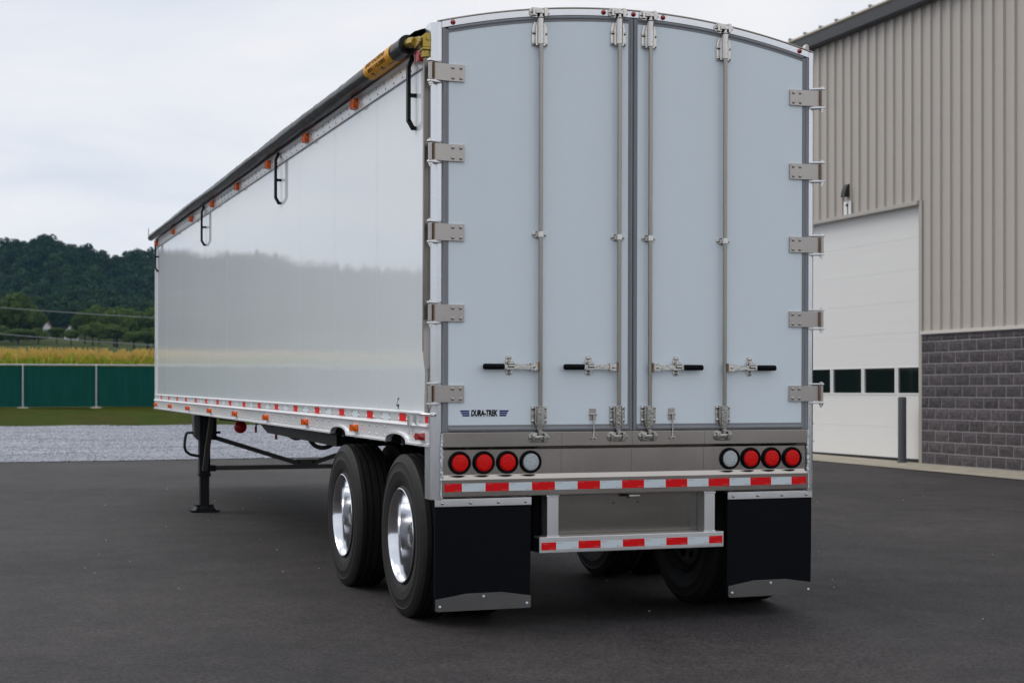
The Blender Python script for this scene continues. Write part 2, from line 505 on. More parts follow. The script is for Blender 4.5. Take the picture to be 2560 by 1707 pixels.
class MB:
    def __init__(s):
        s.v, s.f, s.mi, s.cur = [], [], [], 0
    def add(s, vs, fs):
        o = len(s.v)
        s.v += [tuple(p) for p in vs]
        s.f += [tuple(i + o for i in f) for f in fs]
        s.mi += [s.cur] * len(fs)
        return s
    def box(s, x0, x1, y0, y1, z0, z1):
        x0, x1 = sorted((x0, x1)); y0, y1 = sorted((y0, y1)); z0, z1 = sorted((z0, z1))
        return s.add([(x0, y0, z0), (x1, y0, z0), (x1, y1, z0), (x0, y1, z0), (x0, y0, z1), (x1, y0, z1), (x1, y1, z1), (x0, y1, z1)],
                     [(0, 3, 2, 1), (4, 5, 6, 7), (0, 1, 5, 4), (1, 2, 6, 5), (2, 3, 7, 6), (3, 0, 4, 7)])
    def cyl(s, p0, p1, r0, r1=None, n=16, cap=True, sq=(1, 1)):
        p0, p1 = Vector(p0), Vector(p1)
        r1 = r0 if r1 is None else r1
        d = (p1 - p0).normalized()
        u = d.orthogonal().normalized()
        if abs(d.z) > 0.99:
            u = Vector((1, 0, 0))
        elif abs(d.x) > 0.99:
            u = Vector((0, 1, 0))
        elif abs(d.y) > 0.99:
            u = Vector((1, 0, 0))
        w = d.cross(u)
        vs = []
        for p, r in ((p0, r0), (p1, r1)):
            for i in range(n):
                a = 2 * math.pi * (i + 0.5) / n
                vs.append(p + u * math.cos(a) * r * sq[0] + w * math.sin(a) * r * sq[1])
        fs = [(i, (i + 1) % n, n + (i + 1) % n, n + i) for i in range(n)]
        if cap:
            fs += [tuple(range(n - 1, -1, -1)), tuple(range(n, 2 * n))]
        return s.add(vs, fs)
    def tube(s, pts, r, n=8):
        pts = [Vector(p) for p in pts]
        vs, fs = [], []
        ref = None
        for k, p in enumerate(pts):
            d = (pts[min(k + 1, len(pts) - 1)] - pts[max(k - 1, 0)]).normalized()
            if ref is None:
                ref = d.orthogonal().normalized()
            u = (ref - d * ref.dot(d)).normalized()
            ref = u
            w = d.cross(u)
            for i in range(n):
                a = 2 * math.pi * i / n
                vs.append(p + u * math.cos(a) * r + w * math.sin(a) * r)
        for k in range(len(pts) - 1):
            for i in range(n):
                fs.append((k * n + i, k * n + (i + 1) % n, (k + 1) * n + (i + 1) % n, (k + 1) * n + i))
        fs += [tuple(range(n - 1, -1, -1)), tuple(range((len(pts) - 1) * n, len(pts) * n))]
        return s.add(vs, fs)
    def prism(s, poly, axis, a0, a1):
        n = len(poly)
        def P(q, a):
            if axis == 'x':
                return (a, q[0], q[1])
            if axis == 'y':
                return (q[0], a, q[1])
            return (q[0], q[1], a)
        vs = [P(q, a0) for q in poly] + [P(q, a1) for q in poly]
        fs = [(i, (i + 1) % n, n + (i + 1) % n, n + i) for i in range(n)]
        fs += [tuple(range(n - 1, -1, -1)), tuple(range(n, 2 * n))]
        return s.add(vs, fs)
    def strip(s, outer, inner, y0, y1):            # band between two (x,z) polylines, thick in y
        n = len(outer)
        vs = []
        for y in (y0, y1):
            vs += [(p[0], y, p[1]) for p in outer] + [(p[0], y, p[1]) for p in inner]
        fs = []
        for i in range(n - 1):
            fs.append((i, n + i, n + i + 1, i + 1))
            fs.append((2 * n + i, 2 * n + i + 1, 3 * n + i + 1, 3 * n + i))
            fs.append((i, i + 1, 2 * n + i + 1, 2 * n + i))
            fs.append((n + i, 3 * n + i, 3 * n + i + 1, n + i + 1))
        fs.append((0, 2 * n, 3 * n, n))
        fs.append((n - 1, 2 * n - 1, 4 * n - 1, 3 * n - 1))
        return s.add(vs, fs)
    def lathe(s, prof, c, axis='x', n=48, close=False):
        vs, fs = [], []
        for (r, h) in prof:
            for i in range(n):
                a = 2 * math.pi * i / n
                q = (r * math.cos(a), r * math.sin(a))
                if axis == 'x':
                    vs.append((c[0] + h, c[1] + q[0], c[2] + q[1]))
                elif axis == 'y':
                    vs.append((c[0] + q[0], c[1] + h, c[2] + q[1]))
                else:
                    vs.append((c[0] + q[0], c[1] + q[1], c[2] + h))
        m = len(prof)
        for k in range(m if close else m - 1):
            k2 = (k + 1) % m
            for i in range(n):
                fs.append((k * n + i, k * n + (i + 1) % n, k2 * n + (i + 1) % n, k2 * n + i))
        return s.add(vs, fs)
    def dome(s, c, r, axis, h, n=10, rings=3):      # rivet or bolt head rising along axis ('-y','-x',...)
        sg = -1 if axis[0] == '-' else 1
        prof = [(r * math.cos(math.pi / 2 * k / rings), sg * h * math.sin(math.pi / 2 * k / rings)) for k in range(rings)] + [(r * 0.02, sg * h)]
        return s.lathe(prof, c, axis[-1], n)
    def xf(s, mtx):
        s.v = [tuple(mtx @ Vector(p)) for p in s.v]
        return s
    def mesh(s, name, mats, smooth=35, bevel=0.0, seg=2):
        me = bpy.data.meshes.new(name)
        me.from_pydata(s.v, [], s.f)
        mats = mats if isinstance(mats, (list, tuple)) else [mats]
        for m in mats:
            me.materials.append(m)
        if len(mats) > 1:
            me.polygons.foreach_set('material_index', s.mi)
        bm = bmesh.new()
        bm.from_mesh(me)
        bmesh.ops.recalc_face_normals(bm, faces=bm.faces)
        if bevel:
            es = [e for e in bm.edges if len(e.link_faces) == 2 and e.calc_face_angle(0) > R(28)]
            bmesh.ops.bevel(bm, geom=es, offset=bevel, segments=seg, profile=0.5, affect='EDGES', clamp_overlap=True)
        bm.to_mesh(me)
        bm.free()
        if smooth:
            me.polygons.foreach_set('use_smooth', [True] * len(me.polygons))
            if bevel:
                weighted(me)
            else:
                me.set_sharp_from_angle(angle=R(smooth))
        return me
    def build(s, name, mats, parent=None, smooth=35, bevel=0.0, seg=2, **k):
        return link(name, s.mesh(name, mats, smooth, bevel, seg), parent, **k)

def link(name, me, parent=None, loc=None, rot=None, scale=None, label=None, kind=None):
    o = bpy.data.objects.new(name, me)
    COL.objects.link(o)
    if parent is not None:
        o.parent = parent
    if loc is not None:
        o.location = loc
    if rot is not None:
        o.rotation_euler = rot
    if scale is not None:
        o.scale = scale
    if label:
        o['label'] = label
    if kind:
        o['kind'] = kind
    return o

def thing(name, label, cat, loc=(0, 0, 0), rot=(0, 0, 0), group=None, me=None):
    o = link(name, me, None, loc, rot)
    o['label'] = label
    o['category'] = cat
    if group:
        o['group'] = group
    return o

def np_mesh(name, V, F4, mats, mi=None, tint=None, smooth=False):
    me = bpy.data.meshes.new(name)
    V = np.asarray(V, dtype=np.float32)
    F4 = np.asarray(F4, dtype=np.int32)
    k = F4.shape[1]
    me.vertices.add(len(V))
    me.vertices.foreach_set('co', V.ravel())
    me.loops.add(F4.size)
    me.loops.foreach_set('vertex_index', F4.ravel())
    me.polygons.add(len(F4))
    me.polygons.foreach_set('loop_start', np.arange(0, F4.size, k, dtype=np.int32))
    for m in (mats if isinstance(mats, (list, tuple)) else [mats]):
        me.materials.append(m)
    if mi is not None:
        me.polygons.foreach_set('material_index', np.asarray(mi, dtype=np.int32))
    if tint is not None:
        at = me.attributes.new('tint', 'FLOAT', 'POINT')
        at.data.foreach_set('value', np.asarray(tint, dtype=np.float32))
    me.update(calc_edges=True)
    me.validate()
    if smooth:
        me.polygons.foreach_set('use_smooth', [True] * len(me.polygons))
    return me

def text_mesh(name, txt, size, m, shear=0.0, bold=0.0, sx=1.0, extrude=0.0005, align='CENTER'):
    cu = bpy.data.curves.new(name, 'FONT')
    cu.body = txt
    cu.size = size
    cu.shear = shear
    cu.offset = bold
    cu.extrude = extrude
    cu.align_x = align
    cu.align_y = 'CENTER'
    cu.resolution_u = 3
    ob = bpy.data.objects.new(name, cu)
    COL.objects.link(ob)
    dg = bpy.context.evaluated_depsgraph_get()
    me = bpy.data.meshes.new_from_object(ob.evaluated_get(dg))
    bpy.data.objects.remove(ob)
    bpy.data.curves.remove(cu)
    me.name = name
    for v in me.vertices:
        v.co.x *= sx
    me.materials.clear()
    me.materials.append(m)
    return me

# ------------------------------------------------------------------ ground
PROF = [(-400, -2.3), (0, 0.0), (21, 0.118), (40, 0.32), (59.5, 0.72), (66, 0.93), (110, 1.7), (250, 4.5), (600, 18.0), (880, 33.0), (960, 44.0), (1130, 84.0), (1200, 86.0), (1500, 60.0), (3500, 20)]
def smooth01(t):
    t = min(1, max(0, t))
    return t * t * (3 - 2 * t)
def gz(x, y):
    for (a, za), (b, zb) in zip(PROF, PROF[1:]):
        if y <= b:
            z = za + (zb - za) * (y - a) / (b - a)
            break
    else:
        z = PROF[-1][1]
    z -= 0.045 * math.exp(-((y - 9.6) / 3.2) ** 2 - ((x + 1.2) / 2.6) ** 2)
    if y > 250:
        f = smooth01((y - 250) / 500)
        z *= 1 - f * (0.09 * smooth01((-x - 140) / 260) + 0.30 * smooth01((x - 150) / 400))
        z += f * 7.0 * math.exp(-((x - 60) / 24) ** 2) * smooth01((y - 850) / 200)
        z += f * 2.5 * (math.sin(x * 0.031 + 1.0) + 0.8 * math.sin(x * 0.077 + y * 0.01))
    return z

def sheet(name, xs, ys, m, dz=0.0, jag=None, smooth=True, wave=None):
    V, F = [], []
    for j, y in enumerate(ys):
        for x in xs:
            yy = y
            if jag and j in jag:
                yy += jag[j] * (math.sin(x * 1.3) * 0.5 + math.sin(x * 3.7 + 2) * 0.3 + math.sin(x * 0.41 + 1) * 0.7)
            z = gz(x, yy) + dz
            if wave:
                z += wave(x, yy)
            V.append((x, yy, z))
    n = len(xs)
    for j in range(len(ys) - 1):
        for i in range(n - 1):
            F.append((j * n + i, j * n + i + 1, (j + 1) * n + i + 1, (j + 1) * n + i))
    o = link(name, np_mesh(name, V, F, m, smooth=smooth))
    o['kind'] = 'structure'
    return o

def lin(a, b, n):
    return [a + (b - a) * i / (n - 1) for i in range(n)]
far_x = [-3000, -1500, -800, -500, -400, -300, -240, -180, -120, -80, -60, -40, -20, 0, 20, 40, 60, 90, 120, 160, 200, 260, 400, 700, 1500, 3000]
sheet('hill', far_x, [59.5, 66, 80, 110, 160, 250, 350, 450, 600, 700, 800, 880, 920, 960, 1000, 1045, 1090, 1130, 1200, 1300, 1500, 3500], M['land'], -0.012)
sheet('ground', [-3000, -300, -80, 80, 300, 3000], [-3000, -400, -60, 0, 21, 40, 59.6], M['land'], -0.25)
sheet('asphalt_yard', [-70] + lin(-14, 14, 57) + [70], [-90, -40] + lin(-14, 20.5, 47) + [21.3], M['asphalt'], 0.0)
gw = lambda x, y: smooth01((y - 21.2) / 2.5) * 0.035 * math.sin(y * 1.3 + 0.6 * math.sin(x * 0.3)) + smooth01((y - 21.2) / 2.5) * 0.012 * math.sin(x * 1.9 + y)
sheet('gravel_strip', lin(-50, 40, 181), [21.0] + lin(21.6, 39.4, 40) + [40.3], M['gravel'], 0.012, {0: 0.10, 41: 0.22}, wave=gw)
sheet('lawn', lin(-70, 60, 131), [39.6] + lin(40.5, 64, 30), M['lawn'], -0.006, wave=lambda x, y: 0.03 * math.sin(x * 0.7 + y * 0.5) * (1 if y > 41 else 0))

def scatter_stones(name, n, xr, yr, smin, smax, m, label, cat, zoff):
    P = np.zeros((n, 3))
    P[:, 0] = RNG.uniform(*xr, n)
    P[:, 1] = RNG.uniform(*yr, n)
    P[:, 2] = [gz(x, y) + zoff for x, y in P[:, :2]]
    if name == 'gravel_stones':
        P[:, 2] += [gw(x, y) for x, y in P[:, :2]]
    octv = np.array([(1, 0, 0), (0, 1, 0), (-1, 0, 0), (0, -1, 0), (0, 0, 0.8), (0, 0, -0.6)], float)
    octf = np.array([(0, 1, 4), (1, 2, 4), (2, 3, 4), (3, 0, 4), (1, 0, 5), (2, 1, 5), (3, 2, 5), (0, 3, 5)])
    sc = RNG.uniform(smin, smax, (n, 1, 1)) * RNG.uniform(0.6, 1.25, (n, 6, 3))
    an = RNG.uniform(0, 6.28, n)
    Vv = octv[None] * sc
    c, s_ = np.cos(an)[:, None], np.sin(an)[:, None]
    X = Vv[:, :, 0] * c - Vv[:, :, 1] * s_
    Y = Vv[:, :, 0] * s_ + Vv[:, :, 1] * c
    Vv = np.stack([X, Y, Vv[:, :, 2]], -1) + P[:, None, :]
    F = (octf[None] + (np.arange(n) * 6)[:, None, None]).reshape(-1, 3)
    o = link(name, np_mesh(name, Vv.reshape(-1, 3), F, m, None, np.repeat(RNG.uniform(0, 1, n), 6)))
    o['kind'] = 'stuff'
    o['label'] = label
    o['category'] = cat
scatter_stones('gravel_stones', 42000, (-13, 8), (21.0, 39.9), 0.010, 0.036, M['stone'], 'loose pale grey gravel stones beyond the asphalt edge', 'gravel', 0.014)
scatter_stones('asphalt_pebbles', 130, (-7, 9), (-5.5, 14), 0.004, 0.011, M['pebble'], 'tiny pale pebbles strewn over the dark asphalt', 'pebbles', 0.003)

# ------------------------------------------------------------------ building on the right
WX = 12.785
BZ = 0.09
bld = thing('warehouse', 'taupe ribbed metal warehouse with dark block base and white overhead door', 'building', (WX, 15.6, BZ))
def wpt(x, y, z):
    return (x - WX, y - 15.6, z - BZ)
def W_box(mb, x0, x1, y0, y1, z0, z1):
    a, c = wpt(x0, y0, z0), wpt(x1, y1, z1)
    return mb.box(a[0], c[0], a[1], c[1], a[2], c[2])
Y0, Y1, DY0, DY1, DZ1, EZ, BK = 5.665, 31.165, 15.66, 20.57, 4.87, 8.50, 2.47
mb = MB()
W_box(mb, WX + 0.06, WX + 0.35, Y0, DY0 - 0.06, -0.2, EZ)
W_box(mb, WX + 0.06, WX + 0.35, DY1 + 0.06, Y1, -0.2, EZ)
W_box(mb, WX + 0.06, WX + 0.35, DY0 - 0.06, DY1 + 0.06, DZ1 + 0.02, EZ)
W_box(mb, WX + 0.35, WX + 18, Y1 - 0.3, Y1, -0.2, EZ)
W_box(mb, WX + 0.35, WX + 18, Y0, Y0 + 0.3, -0.2, EZ)
W_box(mb, WX + 17.7, WX + 18, Y0 + 0.3, Y1 - 0.3, -0.2, EZ)
mb.build('wall', M['mortar'], bld)
mb = MB()
W_box(mb, WX + 0.005, WX + 0.0595, Y0, DY0 - 0.0955, 0.0, BK)
W_box(mb, WX + 0.005, WX + 0.0595, DY1 + 0.0955, Y1, 0.0, BK)
mb.build('mortar_bed', M['mortar'], bld)
# siding strips, one rib each
PITCHW = 0.3
def rib_mesh(z0, z1):
    b = MB()
    pr = [(0, 0.0), (0.012, 0.0), (0.030, 0.040), (0.140, 0.040), (0.158, 0.0), (PITCHW, 0.0)]
    poly = [(-0.0 - d, y) for y, d in pr] + [(0.012, PITCHW), (0.012, 0)]
    b.prism([(p[0], p[1]) for p in poly], 'z', z0 - BZ, z1 - BZ)
    return b.mesh('siding_panel', M['siding'], smooth=0)
rib_full, rib_door = rib_mesh(BK + 0.06, EZ), rib_mesh(DZ1 + 0.075, EZ)
y = Y0
while y < Y1 - 0.01:
    over = DY0 - 0.095 <= y + 0.15 <= DY1 + 0.095
    link('siding_panel', rib_door if over else rib_full, bld, (0.03, y - 15.6, 0))
    y += PITCHW
# blocks
def block_meshes(w, h):
    out = []
    for k in range(6):
        nx, nz = 5, 3
        vs, fs = [], []
        for j in range(nz + 1):
            for i in range(nx + 1):
                edge = i in (0, nx) or j in (0, nz)
                d = 0.0 if edge else random.uniform(0.006, 0.022)
                vs.append((-d, w * i / nx + (0 if edge else random.uniform(-.012, .012)), h * j / nz + (0 if edge else random.uniform(-.01, .01))))
        for j in range(nz):
            for i in range(nx):
                a = j * (nx + 1) + i
                fs.append((a, a + nx + 1, a + nx + 2, a + 1))
        b = MB().add(vs, fs)
        b.add([(0, 0, 0), (0, w, 0), (0, w, h), (0, 0, h), (.07, 0, 0), (.07, w, 0), (.07, w, h), (.07, 0, h)], [(0, 1, 5, 4), (1, 2, 6, 5), (2, 3, 7, 6), (3, 0, 4, 7)])
        out.append(b.mesh('block', M['block'], smooth=0))
    return out
BW, BH, JT = 0.4064, 0.2032, 0.016
blk = block_meshes(BW - JT, BH - JT)
blk_half = block_meshes(BW / 2 - JT, BH - JT)
blk_top = block_meshes(BW - JT, 0.12 - JT)
blk_toph = block_meshes(BW / 2 - JT, 0.12 - JT)
yend = DY0 - 0.09
rest = MB()
for c in range(12):
    z = 0.105 + c * BH
    full, half = (blk, blk_half) if c < 11 else (blk_top, blk_toph)
    yy = yend
    if c % 2:
        link('block', random.choice(half), bld, wpt(WX, yy - BW / 2 + JT / 2, z))
        yy -= BW / 2
    while yy - BW > Y0 + 0.1:
        link('block', random.choice(full), bld, wpt(WX + random.uniform(0, .004), yy - BW + JT / 2, z))
        yy -= BW
    yy = DY1 + 0.1 + (BW / 2 if c % 2 else 0)
    while yy + BW < Y1:
        me = random.choice(full)
        a = wpt(WX, yy, z)
        rest.add([(v.co.x + a[0], v.co.y + a[1], v.co.z + a[2]) for v in me.vertices], [tuple(p.vertices) for p in me.polygons])
        yy += BW
rest.build('blockwork', M['block'], bld, smooth=0, kind='stuff')
# flashing, jambs, lintel, gutter
mb = MB(); W_box(mb, WX - 0.05, WX + 0.06, Y0, DY0 - 0.10, BK - 0.005, BK + 0.055); mb.build('flashing', M['sillflash'], bld, bevel=0.005)
mb = MB(); W_box(mb, WX - 0.05, WX + 0.06, DY1 + 0.10, Y1, BK - 0.005, BK + 0.055); mb.build('flashing', M['sillflash'], bld, bevel=0.005)
for a, c in ((DY0 - 0.095, DY0), (DY1, DY1 + 0.095)):
    mb = MB(); W_box(mb, WX - 0.008, WX + 0.22, a, c, 0.10, DZ1 + 0.07); mb.build('jamb', M['trim'], bld, bevel=0.004)
mb = MB(); W_box(mb, WX - 0.045, WX + 0.22, DY0 + 0.001, DY1 - 0.001, DZ1, DZ1 + 0.072); mb.build('lintel', M['trim'], bld, bevel=0.004)
mb = MB()
mb.prism([(-0.20, EZ + 0.02 - BZ), (-0.20, EZ + 0.22 - BZ), (-0.185, EZ + 0.24 - BZ), (0.0, EZ + 0.24 - BZ), (0.0, EZ + 0.0 - BZ), (-0.18, EZ + 0.0 - BZ)], 'y', Y0 - 0.3 - 15.6, Y1 + 0.3 - 15.6)
mb.build('gutter', M['gutter'], bld, bevel=0.006)
rp = MB()
rp.prism([(-0.16, EZ + 0.245 - BZ), (9.2, EZ + 1.25 - BZ), (9.2, EZ + 1.31 - BZ), (-0.22, EZ + 0.305 - BZ), (-0.22, EZ + 0.275 - BZ)], 'y', 0, 0.606)
rpm = rp.mesh('roof_panel', M['roof'], smooth=0)
sm = MB().prism([(-0.235, EZ + 0.306 - BZ), (9.2, EZ + 1.312 - BZ), (9.2, EZ + 1.35 - BZ), (-0.20, EZ + 0.338 - BZ)], 'y', -0.02, 0.02).mesh('roof_seam', M['roof'], smooth=0)
cm = MB().box(-0.245, -0.2, -0.03, 0.03, EZ + 0.308 - BZ, EZ + 0.345 - BZ).mesh('seam_closure', M['clip'], smooth=0)
y = Y0 - 0.3
while y < Y1 + 0.2:
    p = link('roof_panel', rpm, bld, (0, y - 15.6, 0))
    link('roof_seam', sm, p)
    link('seam_closure', cm, p)
    y += 0.61
# overhead door
dr = MB()
W_box(dr, WX + 0.145, WX + 0.20, DY0 + 0.001, DY1 - 0.001, 0.15, DZ1 - 0.001)
door_o = dr.build('overhead_door', M['white'], bld)
W_SEC = 8
edges = [0.16, 0.742, 1.30, 1.93, 2.52, 3.11, 3.70, 4.29, DZ1]
for i, (a, c) in enumerate(zip(edges, edges[1:])):
    b = MB()
    if i != 2:
        nr = 5
        hh = (c - a - 0.002) / nr
        for k in range(nr):                       # shallow horizontal ribs pressed into each section
            W_box(b, WX + 0.112 + (0.0012 if k % 2 else 0), WX + 0.145, DY0 + 0.004, DY1 - 0.004, a + 0.001 + k * hh, a + 0.001 + (k + 1) * hh)
    else:
        pit = 1.166
        e0 = DY0 + 0.004
        W_box(b, WX + 0.11, WX + 0.145, e0, DY1 - 0.004, a + 0.001, 1.39)
        W_box(b, WX + 0.11, WX + 0.145, e0, DY1 - 0.004, 1.868, c - 0.001)
        ys = [e0]
        yy = 16.492
        wins = [(15.70, 16.492)]
        a0 = 16.60
        while a0 + 1.06 < DY1:
            wins.append((a0, a0 + 1.06)); a0 += pit - 0.005
        prev = e0
        for (wa, wb) in wins:
            W_box(b, WX + 0.11, WX + 0.145, prev, wa, 1.39, 1.868)
            prev = wb
        W_box(b, WX + 0.11, WX + 0.145, prev, DY1 - 0.004, 1.39, 1.868)
    b.build('section', M['white'], door_o, smooth=0)
for (wa, wb) in wins:
    g = MB(); W_box(g, WX + 0.128, WX + 0.136, wa + 0.001, wb - 0.001, 1.391, 1.867); g.build('pane', M['glass'], door_o, smooth=0)
    fr = MB()
    W_box(fr, WX + 0.098, WX + 0.11, wa - 0.035, wb + 0.035, 1.868, 1.898)
    W_box(fr, WX + 0.098, WX + 0.11, wa - 0.035, wb + 0.035, 1.362, 1.39)
    W_box(fr, WX + 0.098, WX + 0.11, wa - 0.035, wa, 1.391, 1.867)
    W_box(fr, WX + 0.098, WX + 0.11, wb, wb + 0.035, 1.391, 1.867)
    fr.build('window_frame', M['vinyl'], door_o, smooth=0)
b = MB(); W_box(b, WX + 0.105, WX + 0.19, DY0 + 0.004, DY1 - 0.004, 0.112, 0.158); b.build('bottom_seal', M['shadowseal'], door_o)

# apron slab, in poured bays with joints
pm = M['concrete']
apron = sheet('concrete_apron', [11.42, 11.6, 12.2, 12.85], lin(-12, 31, 44), pm, 0.012)
V = []
# lamp, number sign, bollard
mb = MB()
pr = [(-0.0, -0.12), (-0.12, -0.12), (-0.115, -0.05), (-0.085, 0.05), (-0.045, 0.12), (-0.01, 0.14), (0.0, 0.14)]
mb.prism(pr, 'y', -0.075, 0.075)
lamp = thing('wall_lamp', 'small black wedge wall lamp above the number sign', 'lamp', (WX - 0.006, 18.09, 5.41))
mb.build('lamp_housing', M['lampblack'], lamp, bevel=0.02)
MB().box(-0.10, -0.02, -0.055, 0.055, -0.124, -0.1205).build('lens', M['clear'], lamp)
sg = thing('number_sign', 'white wall plate with black numeral 1 over the overhead door', 'sign', (WX - 0.010, 18.09, 5.05))
MB().box(-0.008, 0.0, -0.135, 0.135, -0.16, 0.16).build('plate', M['signwhite'], sg, smooth=0, bevel=0.003)
MB().prism([(-0.035, -0.11), (0.0, -0.11), (0.0, 0.062), (0.055, 0.062), (0.055, 0.082), (0.0, 0.115), (-0.035, 0.115)], 'x', -0.0105, -0.0082).build('numeral', M['ink'], sg, smooth=0)
bo = thing('bollard', 'dark grey cylindrical bollard in front of the white overhead door', 'bollard', (12.57, 15.88, 0.105))
MB().lathe([(0.078, 0.0), (0.078, 1.18), (0.074, 1.20), (0.06, 1.212), (0.0015, 1.218)], (0, 0, 0), 'z', 28).build('sleeve', M['bollard'], bo)
MB().lathe([(0.098, 0.0), (0.098, 0.01), (0.079, 0.018)], (0, 0, 0), 'z', 28).build('base_ring', M['bollard'], bo)

# ------------------------------------------------------------------ fence
FY = 59.5
fx = [-1.422 + 2.99 * k for k in range(-16, 14)]
ft = thing('screened_fence', 'chain link fence with dark green privacy fabric along the grass', 'fence', (0, FY, gz(0, FY)))
FZ = gz(0, FY)
pm_ = MB().cyl((0, 0, -0.3), (0, 0, 1.80), 0.037, n=10).dome((0, 0, 1.80), 0.042, 'z', 0.03, 10).mesh('post', M['post_galv'])
cmn = MB().lathe([(0.26, -0.03), (0.22, 0.03), (0.04, 0.05)], (0, 0, 0), 'z', 10).mesh('footing', M['concrete'])
for k, x in enumerate(fx):
    link('post', pm_, ft, (x, -0.04, 0))
    link('footing', cmn, ft, (x, -0.04, 0.0))
    if k < len(fx) - 1:
        V, F = [], []
        nx, nz = 24, 6
        for j in range(nz + 1):
            for i in range(nx + 1):
                V.append((x + 2.99 * i / nx, 0.02 + 0.025 * math.sin(i * 0.9 + k * 2 + j * .4) * math.sin(math.pi * j / nz), 0.04 + 1.72 * j / nz))
        for j in range(nz):
            for i in range(nx):
                a = j * (nx + 1) + i
                F.append((a, a + 1, a + nx + 2, a + nx + 1))
        link('privacy_fabric', np_mesh('privacy_fabric', V, F, M['windscreen'], smooth=True), ft)
        link('top_rail', MB().cyl((x, -0.0, 1.81), (x + 2.99, -0.0, 1.81), 0.036, n=8).mesh('top_rail', M['post_galv']), ft)

# ------------------------------------------------------------------ corn
def corn_field():
    Vs, Fs, MI, T = [], [], [], []
    n = 0
    for r in range(7):
        y = 65.2 + r * 0.76
        x = -46.0
        while x < 26:
            x += random.uniform(0.16, 0.26)
            bx, by = x, y + random.uniform(-0.06, 0.06)
            h = random.uniform(1.92, 2.24)
            z0 = 0.9 + (y - 65) * 0.02
            tint = random.uniform(0, 1)
            lx, ly = random.uniform(-.1, .1), random.uniform(-.08, .08)
            def q(a, b_, c, d, m, t=tint):
                nonlocal n
                Vs.extend((a, b_, c, d)); Fs.append((n, n + 1, n + 2, n + 3)); MI.append(m); T.extend((t,) * 4); n += 4
            top = (bx + lx, by + ly, z0 + h)
            q((bx - .014, by, z0), (bx + .014, by, z0), (top[0] + .008, top[1], top[2]), (top[0] - .008, top[1], top[2]), 0)
            nl = 9 if -8 < x < 12 else 6
            for k in range(nl):
                f = 0.30 + 0.62 * k / (nl - 1)
                a = random.uniform(0, 2 * math.pi)
                ln = random.uniform(0.45, 0.8)
                c_, s_ = math.cos(a), math.sin(a)
                px_, py_ = bx + lx * f, by + ly * f
                zc = z0 + h * f
                wd = random.uniform(0.028, 0.045)
                P = []
                for (u, dz, w) in ((0, 0, .5), (0.35, 0.22, 1), (0.7, 0.18, .9), (1.0, -0.12 - random.random() * .2, .15)):
                    P.append(((px_ + c_ * ln * u - s_ * wd * w, py_ + s_ * ln * u + c_ * wd * w, zc + dz * ln / .6),
                              (px_ + c_ * ln * u + s_ * wd * w, py_ + s_ * ln * u - c_ * wd * w, zc + dz * ln / .6)))
                dry = 1 if random.random() < 0.10 else 0
                for (a1, b1), (a2, b2) in zip(P, P[1:]):
                    q(a1, b1, b2, a2, dry, min(1, tint * .6 + .4 * f))
            for k in range(7 if -8 < x < 12 else 4):
                a = random.uniform(0, 2 * math.pi)
                sp = random.uniform(0.04, 0.20)
                th = random.uniform(0.14, 0.34)
                w = 0.016
                e = (top[0] + math.cos(a) * sp, top[1] + math.sin(a) * sp, top[2] + th)
                q((top[0] - w, top[1], top[2] - .05), (top[0] + w, top[1], top[2] - .05), (e[0] + w, e[1], e[2]), (e[0] - w, e[1], e[2]), 1)
    o = link('corn_field', np_mesh('corn_field', Vs, Fs, [M['cornleaf'], M['tassel']], MI, T))
    o['kind'] = 'stuff'
    o['label'] = 'ripening corn with tan tassels standing behind the green fence'
    o['category'] = 'corn'
corn_field()

# ------------------------------------------------------------------ trees
def leaf_cloud(n, lobes, leaf, rng):
    """n leaf quads on the lobes' shells: returns (n,4,3), tint"""
    w = np.array([l[3] * l[3] for l in lobes]); w = w / w.sum()
    idx = rng.choice(len(lobes), n, p=w)
    L_ = np.array(lobes)[idx]
    d = rng.normal(size=(n, 3)); d /= np.linalg.norm(d, axis=1)[:, None]
    rr = 1 - np.abs(rng.normal(0, 0.13, n))
    c = L_[:, :3] + d * (L_[:, 3] * rr)[:, None] * np.array([1, 1, 0.9])
    nn = d * 1.0 + rng.normal(size=(n, 3)) * 0.38
    nn /= np.linalg.norm(nn, axis=1)[:, None]
    u = np.cross(nn, rng.normal(size=(n, 3))); u /= np.linalg.norm(u, axis=1)[:, None]
    v = np.cross(nn, u)
    s = leaf * rng.uniform(0.6, 1.3, n)[:, None]
    Q = np.stack([c - u * s, c - v * s * .7, c + u * s, c + v * s * .7], 1)
    t = rng.uniform(0, 1, n) * .4 + rng.uniform(0, 1, len(lobes))[idx] * .6
    return Q, t
def rand_lobes(R_, H, rng, k=14):
    out = [(0, 0, H * 0.56, R_ * 0.66)]
    for i in range(k):
        a = rng.uniform(0, 2 * math.pi); f = rng.uniform(0.2, 0.95)
        ra = R_ * 0.66 * math.sin(math.pi * (0.14 + 0.8 * f)) * rng.uniform(.75, 1.1)
        out.append((math.cos(a) * ra, math.sin(a) * ra, H * (0.26 + 0.62 * f), R_ * rng.uniform(0.24, 0.40)))
    return out
